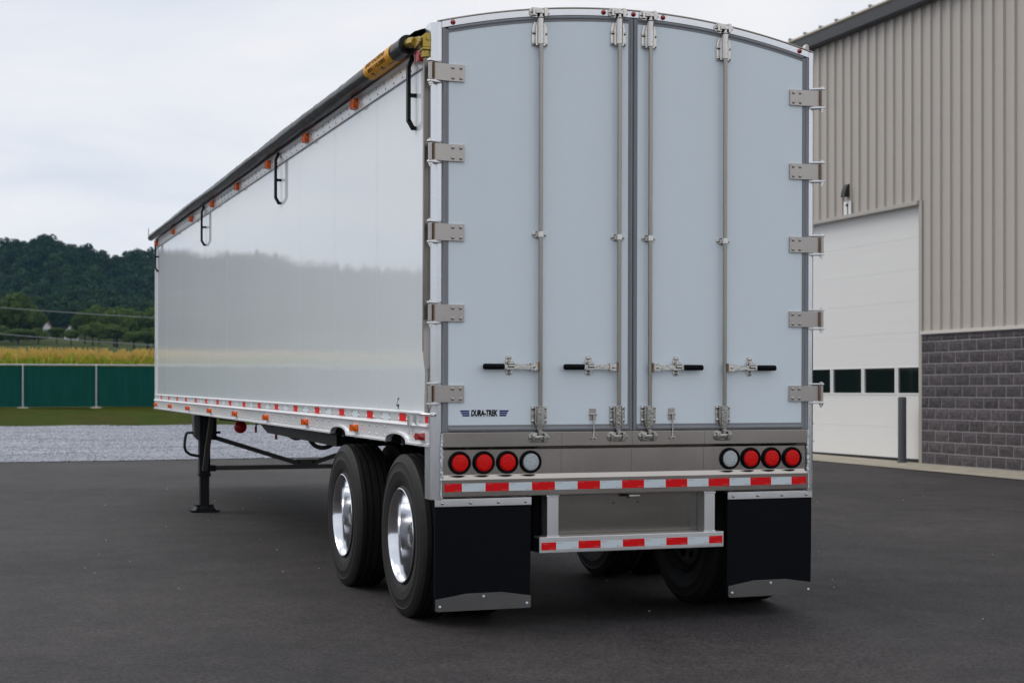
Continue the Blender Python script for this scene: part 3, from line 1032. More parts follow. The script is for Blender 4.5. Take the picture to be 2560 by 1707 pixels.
# hill forest as one mass
def hill_forest():
    Qs, Ts = [], []
    cents = []
    y = 900.0
    while y < 1165:
        x = -420.0
        while x < 235:
            x += random.uniform(8, 13)
            cents.append((x, y + random.uniform(-4, 4)))
        y += 10.5
    y = 640.0
    while y < 900:
        x = -300.0
        while x < 200:
            x += random.uniform(7, 12)
            if 0.0 < x / y < 0.125 and y < 685:
                continue
            if random.random() < 0.8:
                cents.append((x, y + random.uniform(-7, 7)))
        y += 18
    lib = []
    for k in range(12):
        rg = np.random.default_rng(100 + k)
        lib.append((leaf_cloud(150, rand_lobes(7.4, 17, rg, 7), 1.6, rg), leaf_cloud(1000, rand_lobes(7.4, 17, rg, 10), 0.66, rg)))
    for (x, y) in cents:
        view = 0.008 < (x + 3.9) / (y + 8.8) < 0.13
        (q, t) = lib[random.randrange(12)][1 if view else 0]
        s = random.uniform(0.75, 1.25)
        a = random.uniform(0, 6.28)
        c_, s_ = math.cos(a) * s, math.sin(a) * s
        X = q[:, :, 0] * c_ - q[:, :, 1] * s_ + x
        Y = q[:, :, 0] * s_ + q[:, :, 1] * c_ + y
        Z_ = q[:, :, 2] * s * random.uniform(.9, 1.15) + gz(x, y)
        Qs.append(np.stack([X, Y, Z_], -1))
        tt = random.uniform(0, 1)
        Ts.append(np.repeat(t * 0.35 + tt * 0.65, 4))
    Q = np.concatenate(Qs).reshape(-1, 3)
    T = np.concatenate(Ts)
    F = np.arange(len(Q)).reshape(-1, 4)
    o = link('hill_forest', np_mesh('hill_forest', Q, F, M['forest'], None, T))
    o['kind'] = 'stuff'
    o['label'] = 'dark green wooded hillside behind the corn field'
    o['category'] = 'forest'
    return len(F)
NF = hill_forest()

def tree_meshes(k):
    rg = np.random.default_rng(300 + k)
    Q, t = leaf_cloud(2600, rand_lobes(5.0, 11.0, rg, 18), 0.36, rg)
    crown = np_mesh('crown', Q.reshape(-1, 3), np.arange(len(Q) * 4).reshape(-1, 4), M['leaf'], None, np.repeat(t, 4))
    tb = MB()
    tb.cyl((0, 0, -1), (0.1, 0, 5.0), 0.32, 0.18, 8)
    for i in range(5):
        a = i * 1.3 + k
        tb.cyl((0.08, 0, 3.0 + i * .4), (math.cos(a) * 2.6, math.sin(a) * 2.6, 6.0 + i * .6), 0.13, 0.04, 6)
    return crown, tb.mesh('trunk', M['bark'])
tlib = [tree_meshes(k) for k in range(4)]
# pixel column (0..388), distance ahead, height, width factor, description
TREES = [
    (28, 520, 15.5, 1.2, 'broad pale green tree rising highest at the left end of the tree line'),
    (-35, 530, 13.5, 1.2, 'bushy tree at the picture edge left of the tallest pale tree'),
    (72, 545, 11.5, 1.1, 'round mid green tree just right of the tallest pale tree'),
    (142, 520, 5.2, 1.3, 'low round tree in front of the two white houses'),
    (212, 540, 10.5, 1.0, 'dark tree right beside the larger white house'),
    (178, 505, 4.2, 1.7, 'low spreading bush below the larger white house'),
    (96, 500, 4.6, 1.6, 'low wide bush at the corn edge below the small white house'),
    (45, 495, 6.0, 1.6, 'wide low bush at the corn edge under the tallest pale tree'),
    (-8, 498, 6.5, 1.6, 'wide low bush at the corn edge at the left picture border'),
    (232, 500, 6.5, 1.5, 'rounded bush between the houses and the trailer, at the corn edge'),
    (248, 560, 12.0, 0.9, 'slim dark tree in the middle of the gap before the trailer'),
    (292, 530, 13.5, 1.2, 'large olive tree with rounded top left of the trailer nose'),
    (335, 515, 11.0, 1.2, 'dense tree beside the large olive tree, nearer the trailer'),
    (370, 530, 13.0, 1.2, 'brownish green tree partly hidden by the trailer nose'),
    (285, 498, 6.0, 1.7, 'wide low bush at the corn edge below the large olive tree'),
    (335, 496, 5.5, 1.7, 'wide low bush at the corn edge just left of the trailer nose'),
    (385, 500, 6.5, 1.6, 'wide low bush at the corn edge touching the trailer nose'),
    (430, 520, 13.0, 1.2, 'tree standing behind the nose of the trailer'),
]
Cx, Cy = -3.9128, -8.8125
th = R(19.6)
for i, (px, dist, h, wf, lb) in enumerate(TREES):
    a = (px - 1280) / 3876
    X = Cx + dist * (math.cos(th) * a + math.sin(th))
    Yv = Cy + dist * (-math.sin(th) * a + math.cos(th))
    t = thing('broadleaf_tree', lb, 'tree', (X, Yv, gz(X, Yv) - 0.2), (0, 0, i * 1.7), 'tree line behind the corn field')
    s = h * 1.18 / 11.0
    t.scale = (s * wf, s * wf, s)
    c, tr = tlib[i % 4]
    link('crown', c, t)
    link('trunk', tr, t)

# far houses
def house(px, dist, w, h, lb):
    a = (px - 1280) / 3876
    X = Cx + dist * (math.cos(th) * a + math.sin(th))
    Yv = Cy + dist * (-math.sin(th) * a + math.cos(th))
    t = thing('house', lb, 'house', (X, Yv, gz(X, Yv)), (0, 0, R(-12)))
    base = 3.6
    b = MB().prism([(-w / 2, -2), (w / 2, -2), (w / 2, base), (0, base + h), (-w / 2, base)], 'y', 0, w * 1.3)
    b.build('wall', M['housewall'], t, smooth=0)
    rf = MB()
    for s in (-1, 1):
        rf.prism([(0, base + h + 0.02), (s * (w / 2 + .4), base - .35 * h * .8 + 0.02), (s * (w / 2 + .4), base - .35 * h * .8 + .3), (0, base + h + .32)], 'y', -.4, w * 1.3 + .4)
    r_ = rf.build('roof', M['houseroof'], t, smooth=0)
    MB().box(w * .18, w * .28, w * .5, w * .6, base + h * .4, base + h * 1.4).build('chimney', M['houseroof'], r_, smooth=0)
    for k in (-1, 1):
        wn_ = MB().box(k * w * .22 - .5, k * w * .22 + .5, -.06, -.01, base - 2.2, base - .7).build('window', M['vinyl'], t, smooth=0)
        MB().box(k * w * .22 - .4, k * w * .22 + .4, -.08, -.061, base - 2.1, base - .8).build('pane', M['housepane'], wn_, smooth=0)
house(117, 655, 2.9, 2.2, 'small white gabled house half hidden in trees at the left')
house(176, 650, 4.9, 2.6, 'larger pale house with gable among the trees, nearer the trailer')

# overhead cables
for (z0, z1, lb) in ((17.1, 15.6, 'upper pale overhead cable crossing the dark wooded hill'), (12.1, 10.2, 'lower pale overhead cable just above the corn')):
    pts = []
    for k in range(25):
        x = -60 + 150 * k / 24
        f = (x - 3.2) / 29.0
        pts.append((x, 300, z0 + (z1 - z0) * f + 0.0004 * (x - 18) ** 2))
    o = thing('overhead_cable', lb, 'cable', group='overhead cables', me=MB().tube(pts, 0.06, 6).mesh('overhead_cable', M['wire']))

for x in (-60.0, 90.0):
    up = thing('utility_pole', 'wooden pole at the %s end of the overhead cables' % ('left' if x < 0 else 'right'), 'pole', (x, 300.1, gz(x, 300)), group='utility poles')
    MB().cyl((0, 0, -1), (0, 0, 22), 0.19, 0.13, 10).build('shaft', M['bark'], up)
    MB().box(-0.06, 0.06, -1.2, 1.2, 20.2, 20.4).build('crossarm', M['bark'], up)

# thin valley air
hzm = bpy.data.materials.new('thin haze')
hzm.use_nodes = True
ht = hzm.node_tree
ht.nodes.remove(ht.nodes['Principled BSDF'])
hv = ht.nodes.new('ShaderNodeVolumePrincipled')
hv.inputs['Color'].default_value = (0.30, 0.62, 1.0, 1)
hv.inputs['Density'].default_value = 0.00005
ht.links.new(hv.outputs[0], ht.nodes['Material Output'].inputs['Volume'])
hz_o = MB().box(-3300, 3300, -3300, 3800, -26, 135).build('haze', hzm, None, smooth=0)
hz_o['kind'] = 'stuff'
hz_o['label'] = 'thin bluish air over the valley'
hz_o['category'] = 'haze'

# ================================================================== the trailer
TR = thing('semi_trailer', 'long white walking floor semi trailer with silver rear frame and polished wheels', 'trailer', (0, 0, 0), (PITCH, 0, 0))
zc = lambda x: 3.769 - 0.1037 * x * x
FS, DS = -0.035, -0.030           # rear frame face, door face
LEN = 13.70

def P(name, mb, m, parent=None, bevel=0.0, smooth=35, seg=2, **k):
    return mb.build(name, m, parent or TR, smooth, bevel, seg, **k)

# ---- side walls in upright panels, front wall, roof tarp
for s in (-1, 1):
    yb = [0.10, 1.30] + [1.30 + 1.24 * k for k in range(1, 11)] 
    yb[-1] = LEN - 0.02
    for k, (a, b) in enumerate(zip(yb, yb[1:])):
        q = MB().box(-0.010, 0.010, -(b - a) / 2 + 0.0008, (b - a) / 2 - 0.0008, -1.14, 1.14)
        o = P('side_panel', q, M['skin'], bevel=0.0015, seg=1)
        o.location = (s * 1.268, (a + b) / 2, 2.36)
        o.rotation_euler = (0, random.uniform(-.0004, .0004), random.uniform(-.0007, .0007))
P('front_wall', MB().box(-1.275, 1.275, LEN - 0.018, LEN + 0.02, 1.2, 3.52), M['skin'])
for s in (-1, 1):
    P('front_corner_post', MB().prism([(s * 1.278, LEN - 0.02), (s * 1.296, LEN - 0.02), (s * 1.296, LEN + 0.03), (s * 1.24, LEN + 0.045), (s * 1.24, LEN + 0.021)], 'z', 1.10, 3.5), M['alub'])
mb = MB()
xs = lin(-1.25, 1.25, 13)
ys = lin(0.10, LEN, 40)
for y in ys:
    sag = 0.02 * math.sin(y * 5.1) ** 2
    for x in xs:
        mb.v.append((x, y, zc(x) - 0.035 - sag))
for j in range(len(ys) - 1):
    for i in range(12):
        mb.f.append((j * 13 + i, j * 13 + i + 1, (j + 1) * 13 + i + 1, (j + 1) * 13 + i)); mb.mi.append(0)
P('roof_tarp', mb, M['tarp'])

# ---- side rails
def arc_edge(y0):
    out = []
    for (a, b) in ((0.467, 0.952), (2.055, 2.542)):
        c, r = (a + b) / 2, (b - a) / 2
        for k in range(13):
            t = math.pi * (1 - k / 12)
            out.append((c + r * math.cos(t), 1.103 + 0.056 * math.sin(t) ** 0.75))
    return [(y0, 1.103)] + out + [(LEN + 0.02, 1.103)]
edge = arc_edge(0.02)
for s in (-1, 1):
    X = lambda v: s * v
    web = MB()
    poly = edge + [(LEN + 0.02, 1.222), (0.02, 1.222)]
    web.prism(poly, 'x', X(1.280), X(1.294))
    P('lower_rail', web, M['alub'], smooth=20)
    lip = MB()
    pts = edge
    n = len(pts)
    vs = []
    for (y, z) in pts:
        vs += [(X(1.272), y, z - 0.004), (X(1.312), y, z - 0.004), (X(1.312), y, z + 0.009), (X(1.272), y, z + 0.009)]
    fs = []
    for k in range(n - 1):
        for i in range(4):
            fs.append((k * 4 + i, k * 4 + (i + 1) % 4, k * 4 + 4 + (i + 1) % 4, k * 4 + 4 + i))
    fs += [(3, 2, 1, 0), (n * 4 - 4, n * 4 - 3, n * 4 - 2, n * 4 - 1)]
    lip.add(vs, fs)
    P('rail_lip', lip, M['alub'], smooth=50)
    rr = MB()
    rr.prism([(X(1.281), 1.223), (X(1.310), 1.212), (X(1.312), 1.219), (X(1.306), 1.228), (X(1.281), 1.240)], 'y', 0.02, LEN + 0.02)
    rr.prism([(X(1.281), 1.2405), (X(1.290), 1.2405), (X(1.290), 1.286), (X(1.302), 1.291), (X(1.302), 1.297), (X(1.281), 1.306)], 'y', 0.02, LEN + 0.01)
    P('upper_rail_band', rr, M['alub'], smooth=30)
    tr = MB()
    tr.prism([(X(1.2785), 3.376), (X(1.290), 3.372), (X(1.292), 3.378), (X(1.290), 3.455), (X(1.305), 3.475), (X(1.305), 3.50), (X(1.262), 3.56), (X(1.20), 3.59), (X(1.20), 3.55), (X(1.2785), 3.50)], 'y', 0.06, LEN + 0.03)
    P('top_rail', tr, M['alub'], smooth=30)
    rv = MB()
    y = 0.42
    while y < LEN:
        for z in (3.395, 3.437):
            rv.dome((X(1.2915), y + (0.0 if z < 3.4 else 0.04), z), 0.0085, '-x' if s < 0 else 'x', 0.006, 7, 2)
        if not any(a - .05 < y < b + .05 for a, b in ((0.467, 0.952), (2.055, 2.542))):
            for z in (1.135, 1.19):
                rv.dome((X(1.2945), y, z), 0.008, '-x' if s < 0 else 'x', 0.006, 7, 2)
        y += 0.203
    y = 0.606
    while y < LEN:
        for dy in (-.095, .095):
            for z in (1.247, 1.279):
                rv.dome((X(1.2905), y + dy, z), 0.008, '-x' if s < 0 else 'x', 0.006, 7, 2)
        y += 0.412
    P('rivets', rv, M['chrome'], kind='stuff', smooth=60)
    tm = {c: MB().box(X(1.2902), X(1.2912), -0.077, 0.077, -0.024, 0.024).mesh('reflective_tape', M[c]) for c in ('tapered', 'tapewhite')}
    y, k = 0.606, 0
    while y < LEN:
        link('reflective_tape', tm['tapered' if k % 2 == 0 else 'tapewhite'], TR, (0, y, 1.262))
        y += 0.4135; k += 1
    if s < 0:
        link('reflective_tape', MB().box(X(1.2902), X(1.2912), -0.035, 0.035, -0.024, 0.024).mesh('reflective_tape', M['tapered']), TR, (0, 0.075, 1.262))
    # side marker lights
    def marker(nm, lens_m):
        b = MB()
        b.cur = 1
        b.box(X(1.2945), X(1.300), -0.062, 0.062, -0.026, 0.026)
        b.cur = 0
        pr = [(-0.055, 0), (-0.05, .026), (-0.03, .038), (0.03, .038), (0.05, .026), (0.055, 0)]
        vs, fs = [], []
        for (yy, d) in pr:
            hh = 0.0225 if d else 0.019
            vs += [(X(1.3002 + d), yy, -hh * .85), (X(1.3002 + d), yy, hh * .85), (X(1.3002), yy, hh), (X(1.3002), yy, -hh)]
        for k in range(len(pr) - 1):
            for i in range(4):
                fs.append((k * 4 + i, k * 4 + (i + 1) % 4, k * 4 + 4 + (i + 1) % 4, k * 4 + 4 + i))
        b.add(vs, fs)
        for yy in (-.016, .016):
            b.box(X(1.332), X(1.342), yy - .003, yy + .003, -.021, .021)
        return b.mesh(nm, [lens_m, M['alub']], smooth=55)
    am, rm = marker('marker_light', M['amber']), marker('marker_light', M['redm'])
    for y in (1.79, 3.43, 5.12, 6.79, 8.47, 10.2, 11.88, 13.46):
        link('marker_light', am, TR, (0, y, 1.162), None, (1, 1.2, 1.12))
    link('marker_light', rm, TR, (0, 0.135, 1.156))
    for y in (1.80, 3.42, 5.03, 6.68, 8.30, 9.94, 11.6, 13.4):
        link('marker_light', am, TR, (X(-0.002), y, 3.424), None, (1, 1.1, 1.6))
    link('marker_light', rm, TR, (X(0.005), 0.13, 3.424), None, (1, 1.1, 1.6))
    # ladder-like tarp stops hanging from the top rail
    hk = MB()
    def bar(b, p, q, w=.011, t=.004):
        p, q = Vector(p), Vector(q)
        d = (q - p).normalized()
        nrm = Vector((1, 0, 0)).cross(d).normalized()
        vs = []
        for c in (p, q):
            for (u, v) in ((-1, -1), (1, -1), (1, 1), (-1, 1)):
                vs.append(c + nrm * 0.028 * u + Vector((1, 0, 0)) * t * v)
        b.add(vs, [(0, 1, 2, 3), (7, 6, 5, 4), (0, 4, 5, 1), (1, 5, 6, 2), (2, 6, 7, 3), (3, 7, 4, 0)])
    o_ = 1.318
    def rect(b, x0, x1, y0, y1, z0, z1):
        b.box(X(x0), X(x1), y0, y1, z0, z1)
    # outline in the x-z plane: out from the rail, down, back to the wall with a middle rung; 28 mm wide along y
    def seg(b, p, q, half=0.017, th_=0.0105):
        p, q = Vector((p[0], p[1])), Vector((q[0], q[1]))
        d = (q - p).normalized(); nn = Vector((-d.y, d.x)) * th_
        poly = [p + nn, q + nn, q - nn, p - nn]
        b.prism([(X(v.x), v.y) for v in poly], 'y', -half, half)
    seg(hk, (1.298, 3.475), (1.326, 3.405))
    seg(hk, (1.326, 3.41), (1.326, 3.075))
    seg(hk, (1.326, 3.083), (1.295, 3.03))
    seg(hk, (1.300, 3.035), (1.281, 3.035))
    seg(hk, (1.326, 3.235), (1.279, 3.235))
    hm = hk.mesh('tarp_stop', M['blackpaint'], smooth=0)
    for y in (0.36, 4.60, 8.98, 13.42):
        link('tarp_stop', hm, TR, (0, y, 0))

# ---- rear frame
for s in (-1, 1):
    X = lambda v: s * v
    po = [(X(1.291), 0.115), (X(1.291), 0.0), (X(1.262), FS), (X(1.234), FS), (X(1.234), 0.10), (X(1.20), 0.115)]
    mb = MB()
    n = len(po)
    zt = [zc(1.27) - 0.0 for p in po]
    mb.prism(po, 'z', 0.785, zc(1.25))
    P('rear_post', mb, M['post'], bevel=0.003, seg=2)
    wb = MB()
    for k in range(38):
        z = 0.80 + k * 0.01
        wb.dome((X(1.2315) + random.uniform(-.003, .003), -0.0402, z + random.uniform(-.003, .003)), 0.0095 + random.uniform(-.002, .002), '-y', 0.0035, 8, 2)
    P('weld_bead', wb, M['weld'], kind='stuff')
hx = lin(-1.2335, 1.2335, 41)
P('header', MB().strip([(x, zc(x)) for x in hx], [(x, zc(x) - 0.042) for x in hx], FS, 0.09), M['post'], bevel=0.003)
hx2 = lin(-1.262, 1.262, 41)
P('header_cap', MB().strip([(x, zc(x) + 0.007) for x in hx2], [(x, zc(x) + 0.001) for x in hx2], FS - 0.006, 0.14), M['rod'])
ml = MB().lathe([(0.0155, 0), (0.0155, -0.003), (0.013, -0.006), (0.011, -0.012), (0.006, -0.016), (0.0006, -0.0175)], (0, 0, 0), 'y', 18).mesh('clearance_light', M['redm'])
for x in (-1.165, -0.20, 0.0, 0.20, 1.165):
    link('clearance_light', ml, TR, (x, FS - 0.0005, zc(x) - 0.020))
mb = MB()
mb.prism([(1.205, zc(1.22) + .005), (1.222, zc(1.22) + .045), (1.232, zc(1.22) + .048), (1.242, zc(1.22) + .035), (1.245, zc(1.24) + .003)], 'y', -.02, .02)
P('tarp_end_tab', mb, M['sillflash'], bevel=.004)

# ---- rear sill (bolster), recessed light panel and tape
SX = 1.2325
mb = MB()
prof = [(-0.042, 1.183), (-0.042, 1.097), (-0.028, 1.081), (-0.028, 0.929), (-0.044, 0.905), (-0.044, 0.803), (-0.036, 0.797), (0.08, 0.797), (0.08, 1.183)]
mb.prism(prof, 'x', -SX, SX)
P('rear_sill', mb, M['sill'], bevel=0.002, smooth=0)
for x in (-0.47, -0.005, 0.49):
    P('sill_seam', MB().box(x - .0012, x + .0012, -0.0425, -0.041, 1.1, 1.18).box(x - .0012, x + .0012, -0.0285, -0.027, 0.931, 1.078), M['darkplate'])
lens = {}
for nm, m_ in (('red', M['red']), ('clear', M['clear'])):
    lens[nm] = MB().lathe([(0.052, -0.004), (0.052, -0.012), (0.048, -0.016), (0.025, -0.0185), (0.0008, -0.019)], (0, 0, 0), 'y', 36).mesh('lens', m_)
led = MB()
for r_, n_ in ((0.0, 1), (0.017, 6), (0.034, 12)):
    for k in range(n_):
        a = 2 * math.pi * k / n_
        led.lathe([(0.0065, -0.0172 if r_ > .02 else -0.0186), (0.006, -0.0195), (0.0003, -0.0205)], (r_ * math.cos(a), 0, r_ * math.sin(a)), 'y', 8)
ledm = {'red': led.mesh('led_cluster', M['red']), 'clear': led.mesh('led_cluster', M['clear'])}
grm = MB().lathe([(0.0525, 0.0), (0.0525, -0.013), (0.056, -0.020), (0.062, -0.0215), (0.067, -0.016), (0.0695, -0.006), (0.0695, 0.0)], (0, 0, 0), 'y', 40).mesh('tail_light', M['black'])
for x, c in ((-1.118, 'red'), (-0.967, 'red'), (-0.818, 'red'), (-0.669, 'clear'), (0.673, 'clear'), (0.821, 'red'), (0.970, 'red'), (1.119, 'red')):
    t = link('tail_light', grm, TR, (x, -0.0283, 1.003), label='red round tail light in black grommet' if c == 'red' else 'clear round reversing light in black grommet')
    link('lens', lens[c], t)
    link('led_cluster', ledm[c], t, kind='stuff')
dot_r = text_mesh('print', 'DOT-C2', 0.0085, M['tapeink2'], extrude=0.0001)
dot_w = text_mesh('print', 'DOT-C2', 0.0085, M['tapeink'], extrude=0.0001)
def tape_run(xs_, z, y, h, first='tapered', parent=TR, white=True):
    c = first
    for a, b in zip(xs_, xs_[1:]):
        if c == 'tapered' or white:
            o = P('reflective_tape', MB().box(a + .0004, b - .0004, -0.0008, 0, -h / 2, h / 2), M[c], parent)
            o.location = (0, y, z)
        if c == 'tapered' or white:
            pm2 = dot_r if c == 'tapered' else dot_w
            link('print', pm2, o, (a + 0.026, -0.0011, h / 2 - 0.008), (R(90), 0, 0))
            link('print', pm2, o, (b - 0.026, -0.0011, -h / 2 + 0.008), (R(90), 0, 0))
        c = 'tapewhite' if c == 'tapered' else 'tapered'
w = 0.1478
tx = [-1.216] + [-1.108 + w * k for k in range(16)]
tx = [x for x in tx if x < 1.16] + [1.216]
tape_run(tx, 0.857, -0.0446, 0.049)

# ---- doors
for s in (-1, 1):
    nx = 24
    xa, xb = 0.030, 1.190
    xx = lin(s * xa, s * xb, nx)
    top = [(x, zc(x) - 0.077) for x in xx]
    bot = [(x, 1.226) for x in xx]
    d = P('door', MB().strip(top, bot, DS, 0.03), M['door'], bevel=0.0015, seg=1, smooth=30, label='left rear door leaf' if s < 0 else 'right rear door leaf')
    # gasket: rounded rubber around the leaf
    g = MB()
    g.box(s * 1.191, s * 1.2325, -0.033, 0.0, 1.186, zc(1.2325) - 0.044)
    g.cyl((s * 1.219, -0.031, 1.1865), (s * 1.219, -0.031, zc(1.22) - 0.046), 0.0105, n=12)
    g.box(s * 0.0025, s * 0.029, -0.033, 0.0, 1.188, zc(0) - 0.046)
    g.cyl((s * 0.012, -0.0315, 1.188), (s * 0.012, -0.0315, zc(0) - 0.047), 0.0085, n=10)
    g.box(s * 0.0295, s * 1.1905, -0.032, 0.0, 1.1865, 1.2255)
    g.cyl((s * 0.03, -0.030, 1.2015), (s * 1.19, -0.030, 1.2015), 0.0125, n=14)
    x3 = lin(s * 0.0295, s * 1.1905, 20)
    g.strip([(x, zc(x) - 0.0435) for x in x3], [(x, zc(x) - 0.0765) for x in x3], -0.032, 0.0)
    g.tube([(x, -0.030, zc(x) - 0.054) for x in x3], 0.0095, 10)
    P('gasket', g, M['gasket'], d)
    # hardware
    for xr in (0.104, 0.619):
        x = s * xr
        ry = -0.064
        up = zc(xr)
        rod = MB().cyl((x, ry, 1.30), (x, ry, up - 0.09), 0.0135, n=16)
        P('lock_rod', rod, M['rod'], d)
        for (za, zb, pa, pb, bolts, sgn) in ((up - 0.215, up - 0.062, up - 0.222, up - 0.125, (up - 0.21, up - 0.145), 1), (1.192, 1.338, 1.238, 1.338, (1.249, 1.326), -1)):
            b = MB()
            n8 = 8
            b.cyl((x, ry + .003, za), (x, ry + .003, zb), 0.0205, n=n8)
            b.box(x - .021, x + .021, ry + .008, DS + .001, za + .004, zb - .004)
            # base plate with a tapering nose
            zz = [pa, pb, zb - 0.012, zb - 0.012, pb, pa] if sgn > 0 else None
            if sgn > 0:
                poly = [(x - .05, pa), (x + .05, pa), (x + .05, pb), (x + .036, zb - .018), (x - .036, zb - .018), (x - .05, pb)]
            else:
                poly = [(x - .05, pb), (x + .05, pb), (x + .05, pa), (x + .034, za + .014), (x - .034, za + .014), (x - .05, pa)]
            b.prism(poly, 'y', DS - 0.010, DS - 0.001)
            b.prism([(x + (px_ - x) * .62, z_) for px_, z_ in poly], 'y', DS - 0.026, DS - 0.0102)
            for bx_ in (-.040, .040):
                for bz in bolts:
                    b.dome((x + bx_, DS - 0.0105, bz), 0.0115, '-y', 0.010, 12, 3)
            for bz in (za + .03, za + .105):
                b.cyl((x + .008, ry - .019, bz), (x + .008, ry - .0165, bz), 0.0045, n=8)
            P('rod_bearing', b, M['chrome'], d, bevel=0.0018, seg=2)
            # cam on the rod end and its keeper on the frame
            kz = up - 0.021 if sgn > 0 else 1.149
            fy = FS if sgn > 0 else -0.042
            e0 = zb if sgn > 0 else za
            b = MB()
            b.cyl((x, ry, e0), (x, ry, kz), 0.0105, n=12)
            b.cyl((x, ry, e0 + sgn * .004), (x, ry, e0 + sgn * .011), 0.0175, n=16)
            b.prism([(x - .03, ry + .012), (x + .012, ry + .014), (x + .018, ry - .01), (x - .006, ry - .018), (x - .034, ry - .006)], 'z', kz - .012, kz + .012)
            P('cam', b, M['chrome'], d, bevel=0.003)
            b = MB()
            b.prism([(x - .068, kz - .012), (x - .05, kz - .03), (x + .034, kz - .03), (x + .064, kz - .004), (x + .064, kz + .006), (x + .034, kz + .03), (x - .05, kz + .03), (x - .068, kz + .012)], 'y', fy - .007, fy - .0005)
            b.prism([(x - .05, kz - .022), (x - .022, kz - .022), (x - .022, kz + .022), (x - .05, kz + .022)], 'y', fy - .026, fy - .0072)
            b.prism([(x + .020, kz - .028), (x + .034, kz - .028), (x + .048, kz - .006), (x + .048, kz + .01), (x + .034, kz + .028), (x + .020, kz + .028)], 'y', fy - .036, fy - .0072)
            b.dome((x - .058, fy - .0072, kz), 0.0085, '-y', .007, 10)
            b.dome((x + .056, fy - .0072, kz), 0.0085, '-y', .007, 10)
            P('cam_keeper', b, M['chrome'], bevel=0.0025)
        # middle guide
        b = MB()
        b.prism([(x - .048, 2.372), (x - .04, 2.385), (x - .018, 2.392), (x + .018, 2.392), (x + .04, 2.385), (x + .048, 2.372), (x + .04, 2.358), (x + .018, 2.350), (x - .018, 2.350), (x - .04, 2.358)], 'y', DS - .006, DS - .0005)
        b.cyl((x, ry, 2.354), (x, ry, 2.388), 0.0195, n=16)
        b.box(x - .014, x + .014, ry, DS - .0062, 2.358, 2.384)
        for bx_ in (-.035, .035):
            b.dome((x + bx_, DS - .0065, 2.371), .0105, '-y', .009, 12)
        P('rod_guide', b, M['chrome'], d, bevel=.0015)
        # handle reaching outward from the rod
        hz = 1.5755
        o1 = s
        b = MB()
        b.cur = 2
        b.box(x + o1 * .010, x + o1 * .022, ry - .016, ry + .016, hz - .027, hz + .027)
        b.cur = 0
        b.box(x + o1 * .0222, x + o1 * .066, ry - .014, ry - .009, hz - .022, hz + .022)
        b.box(x + o1 * .0222, x + o1 * .066, ry + .009, ry + .014, hz - .022, hz + .022)
        b.dome((x + o1 * .046, ry - .0145, hz), .009, '-y', .007, 10)
        b.box(x + o1 * .035, x + o1 * .13, ry - .008, ry + .008, hz - .015, hz + .014)
        b.box(x + o1 * .13, x + o1 * .232, ry - .0065, ry + .0065, hz - .0125, hz + .0125)
        b.box(x + o1 * .083, x + o1 * .088, ry - .0095, ry - .008, hz - .015, hz + .014)
        b.box(x + o1 * .108, x + o1 * .111, ry - .0095, ry - .008, hz - .015, hz + .014)
        b.cur = 1
        gp = [(0.0165, 0), (0.0175, .004), (0.0175, .122), (0.016, .128), (0.012, .1305), (0.0008, .131)]
        b.lathe([(r_, o1 * h_) for r_, h_ in gp], (x + o1 * .2325, ry, hz), 'x', 16)
        P('handle', b, [M['chrome'], M['black'], M['rust']], d, bevel=0.0)
        b = MB()
        lx = x + o1 * .191
        b.prism([(lx - .021, hz - .036), (lx - .016, hz - .048), (lx, hz - .055), (lx + .016, hz - .048), (lx + .021, hz - .036), (lx + .021, hz + .052), (lx + .016, hz + .066), (lx, hz + .072), (lx - .016, hz + .066), (lx - .021, hz + .052)], 'y', DS - .005, DS - .0005)
        b.dome((lx, DS - .0052, hz + .054), .0145, '-y', .012, 14, 4)
        b.dome((lx, DS - .0052, hz - .036), .0135, '-y', .011, 14, 4)
        b.prism([(ry - .016, hz + .012), (ry - .020, hz + .018), (ry - .012, hz + .026), (DS - .006, hz + .036), (DS - .006, hz + .026), (ry - .006, hz + .017)], 'x', lx - .018, lx + .020)
        b.prism([(ry - .015, hz + .0115), (ry - .021, hz + .004), (ry - .017, hz - .006), (ry - .011, hz - .002), (ry - .010, hz + .0115)], 'x', lx - .015, lx + .020)
        b.box(lx - .024, lx - .019, DS - .022, DS - .0052, hz - .02, hz + .035)
        b.prism([(DS - .0052, hz - .024), (ry - .004, hz - .02), (ry - .004, hz - .016), (DS - .0052, hz - .018)], 'x', lx - .018, lx + .018)
        P('handle_latch', b, M['chrome'], d, bevel=.0015)
    # hold-back hook
    cx_ = s * 0.2655
    b = MB()
    b.box(cx_ - .022, cx_ + .022, DS - .0035, DS - .0005, 1.250, 1.323)
    for bx_ in (-.013, .013):
        for bz in (1.259, 1.314):
            b.dome((cx_ + bx_, DS - .0037, bz), .0045, '-y', .004, 8, 2)
    b.tube([(cx_ - .024, DS - .010, 1.287), (cx_ + .024, DS - .010, 1.287)], .006, 8)
    b.tube([(cx_ + .003, DS - .013, 1.285), (cx_ + .003, DS - .016, 1.20), (cx_, DS - .018, 1.15), (cx_ - .003, DS - .020, 1.142), (cx_ - .012, DS - .02, 1.138), (cx_ - .016, DS - .02, 1.143)], .0052, 8)
    b.tube([(cx_, DS - .02, 1.147), (cx_ + .016, DS - .02, 1.139)], .005, 8)
    P('holdback_hook', b, M['steel'], d)
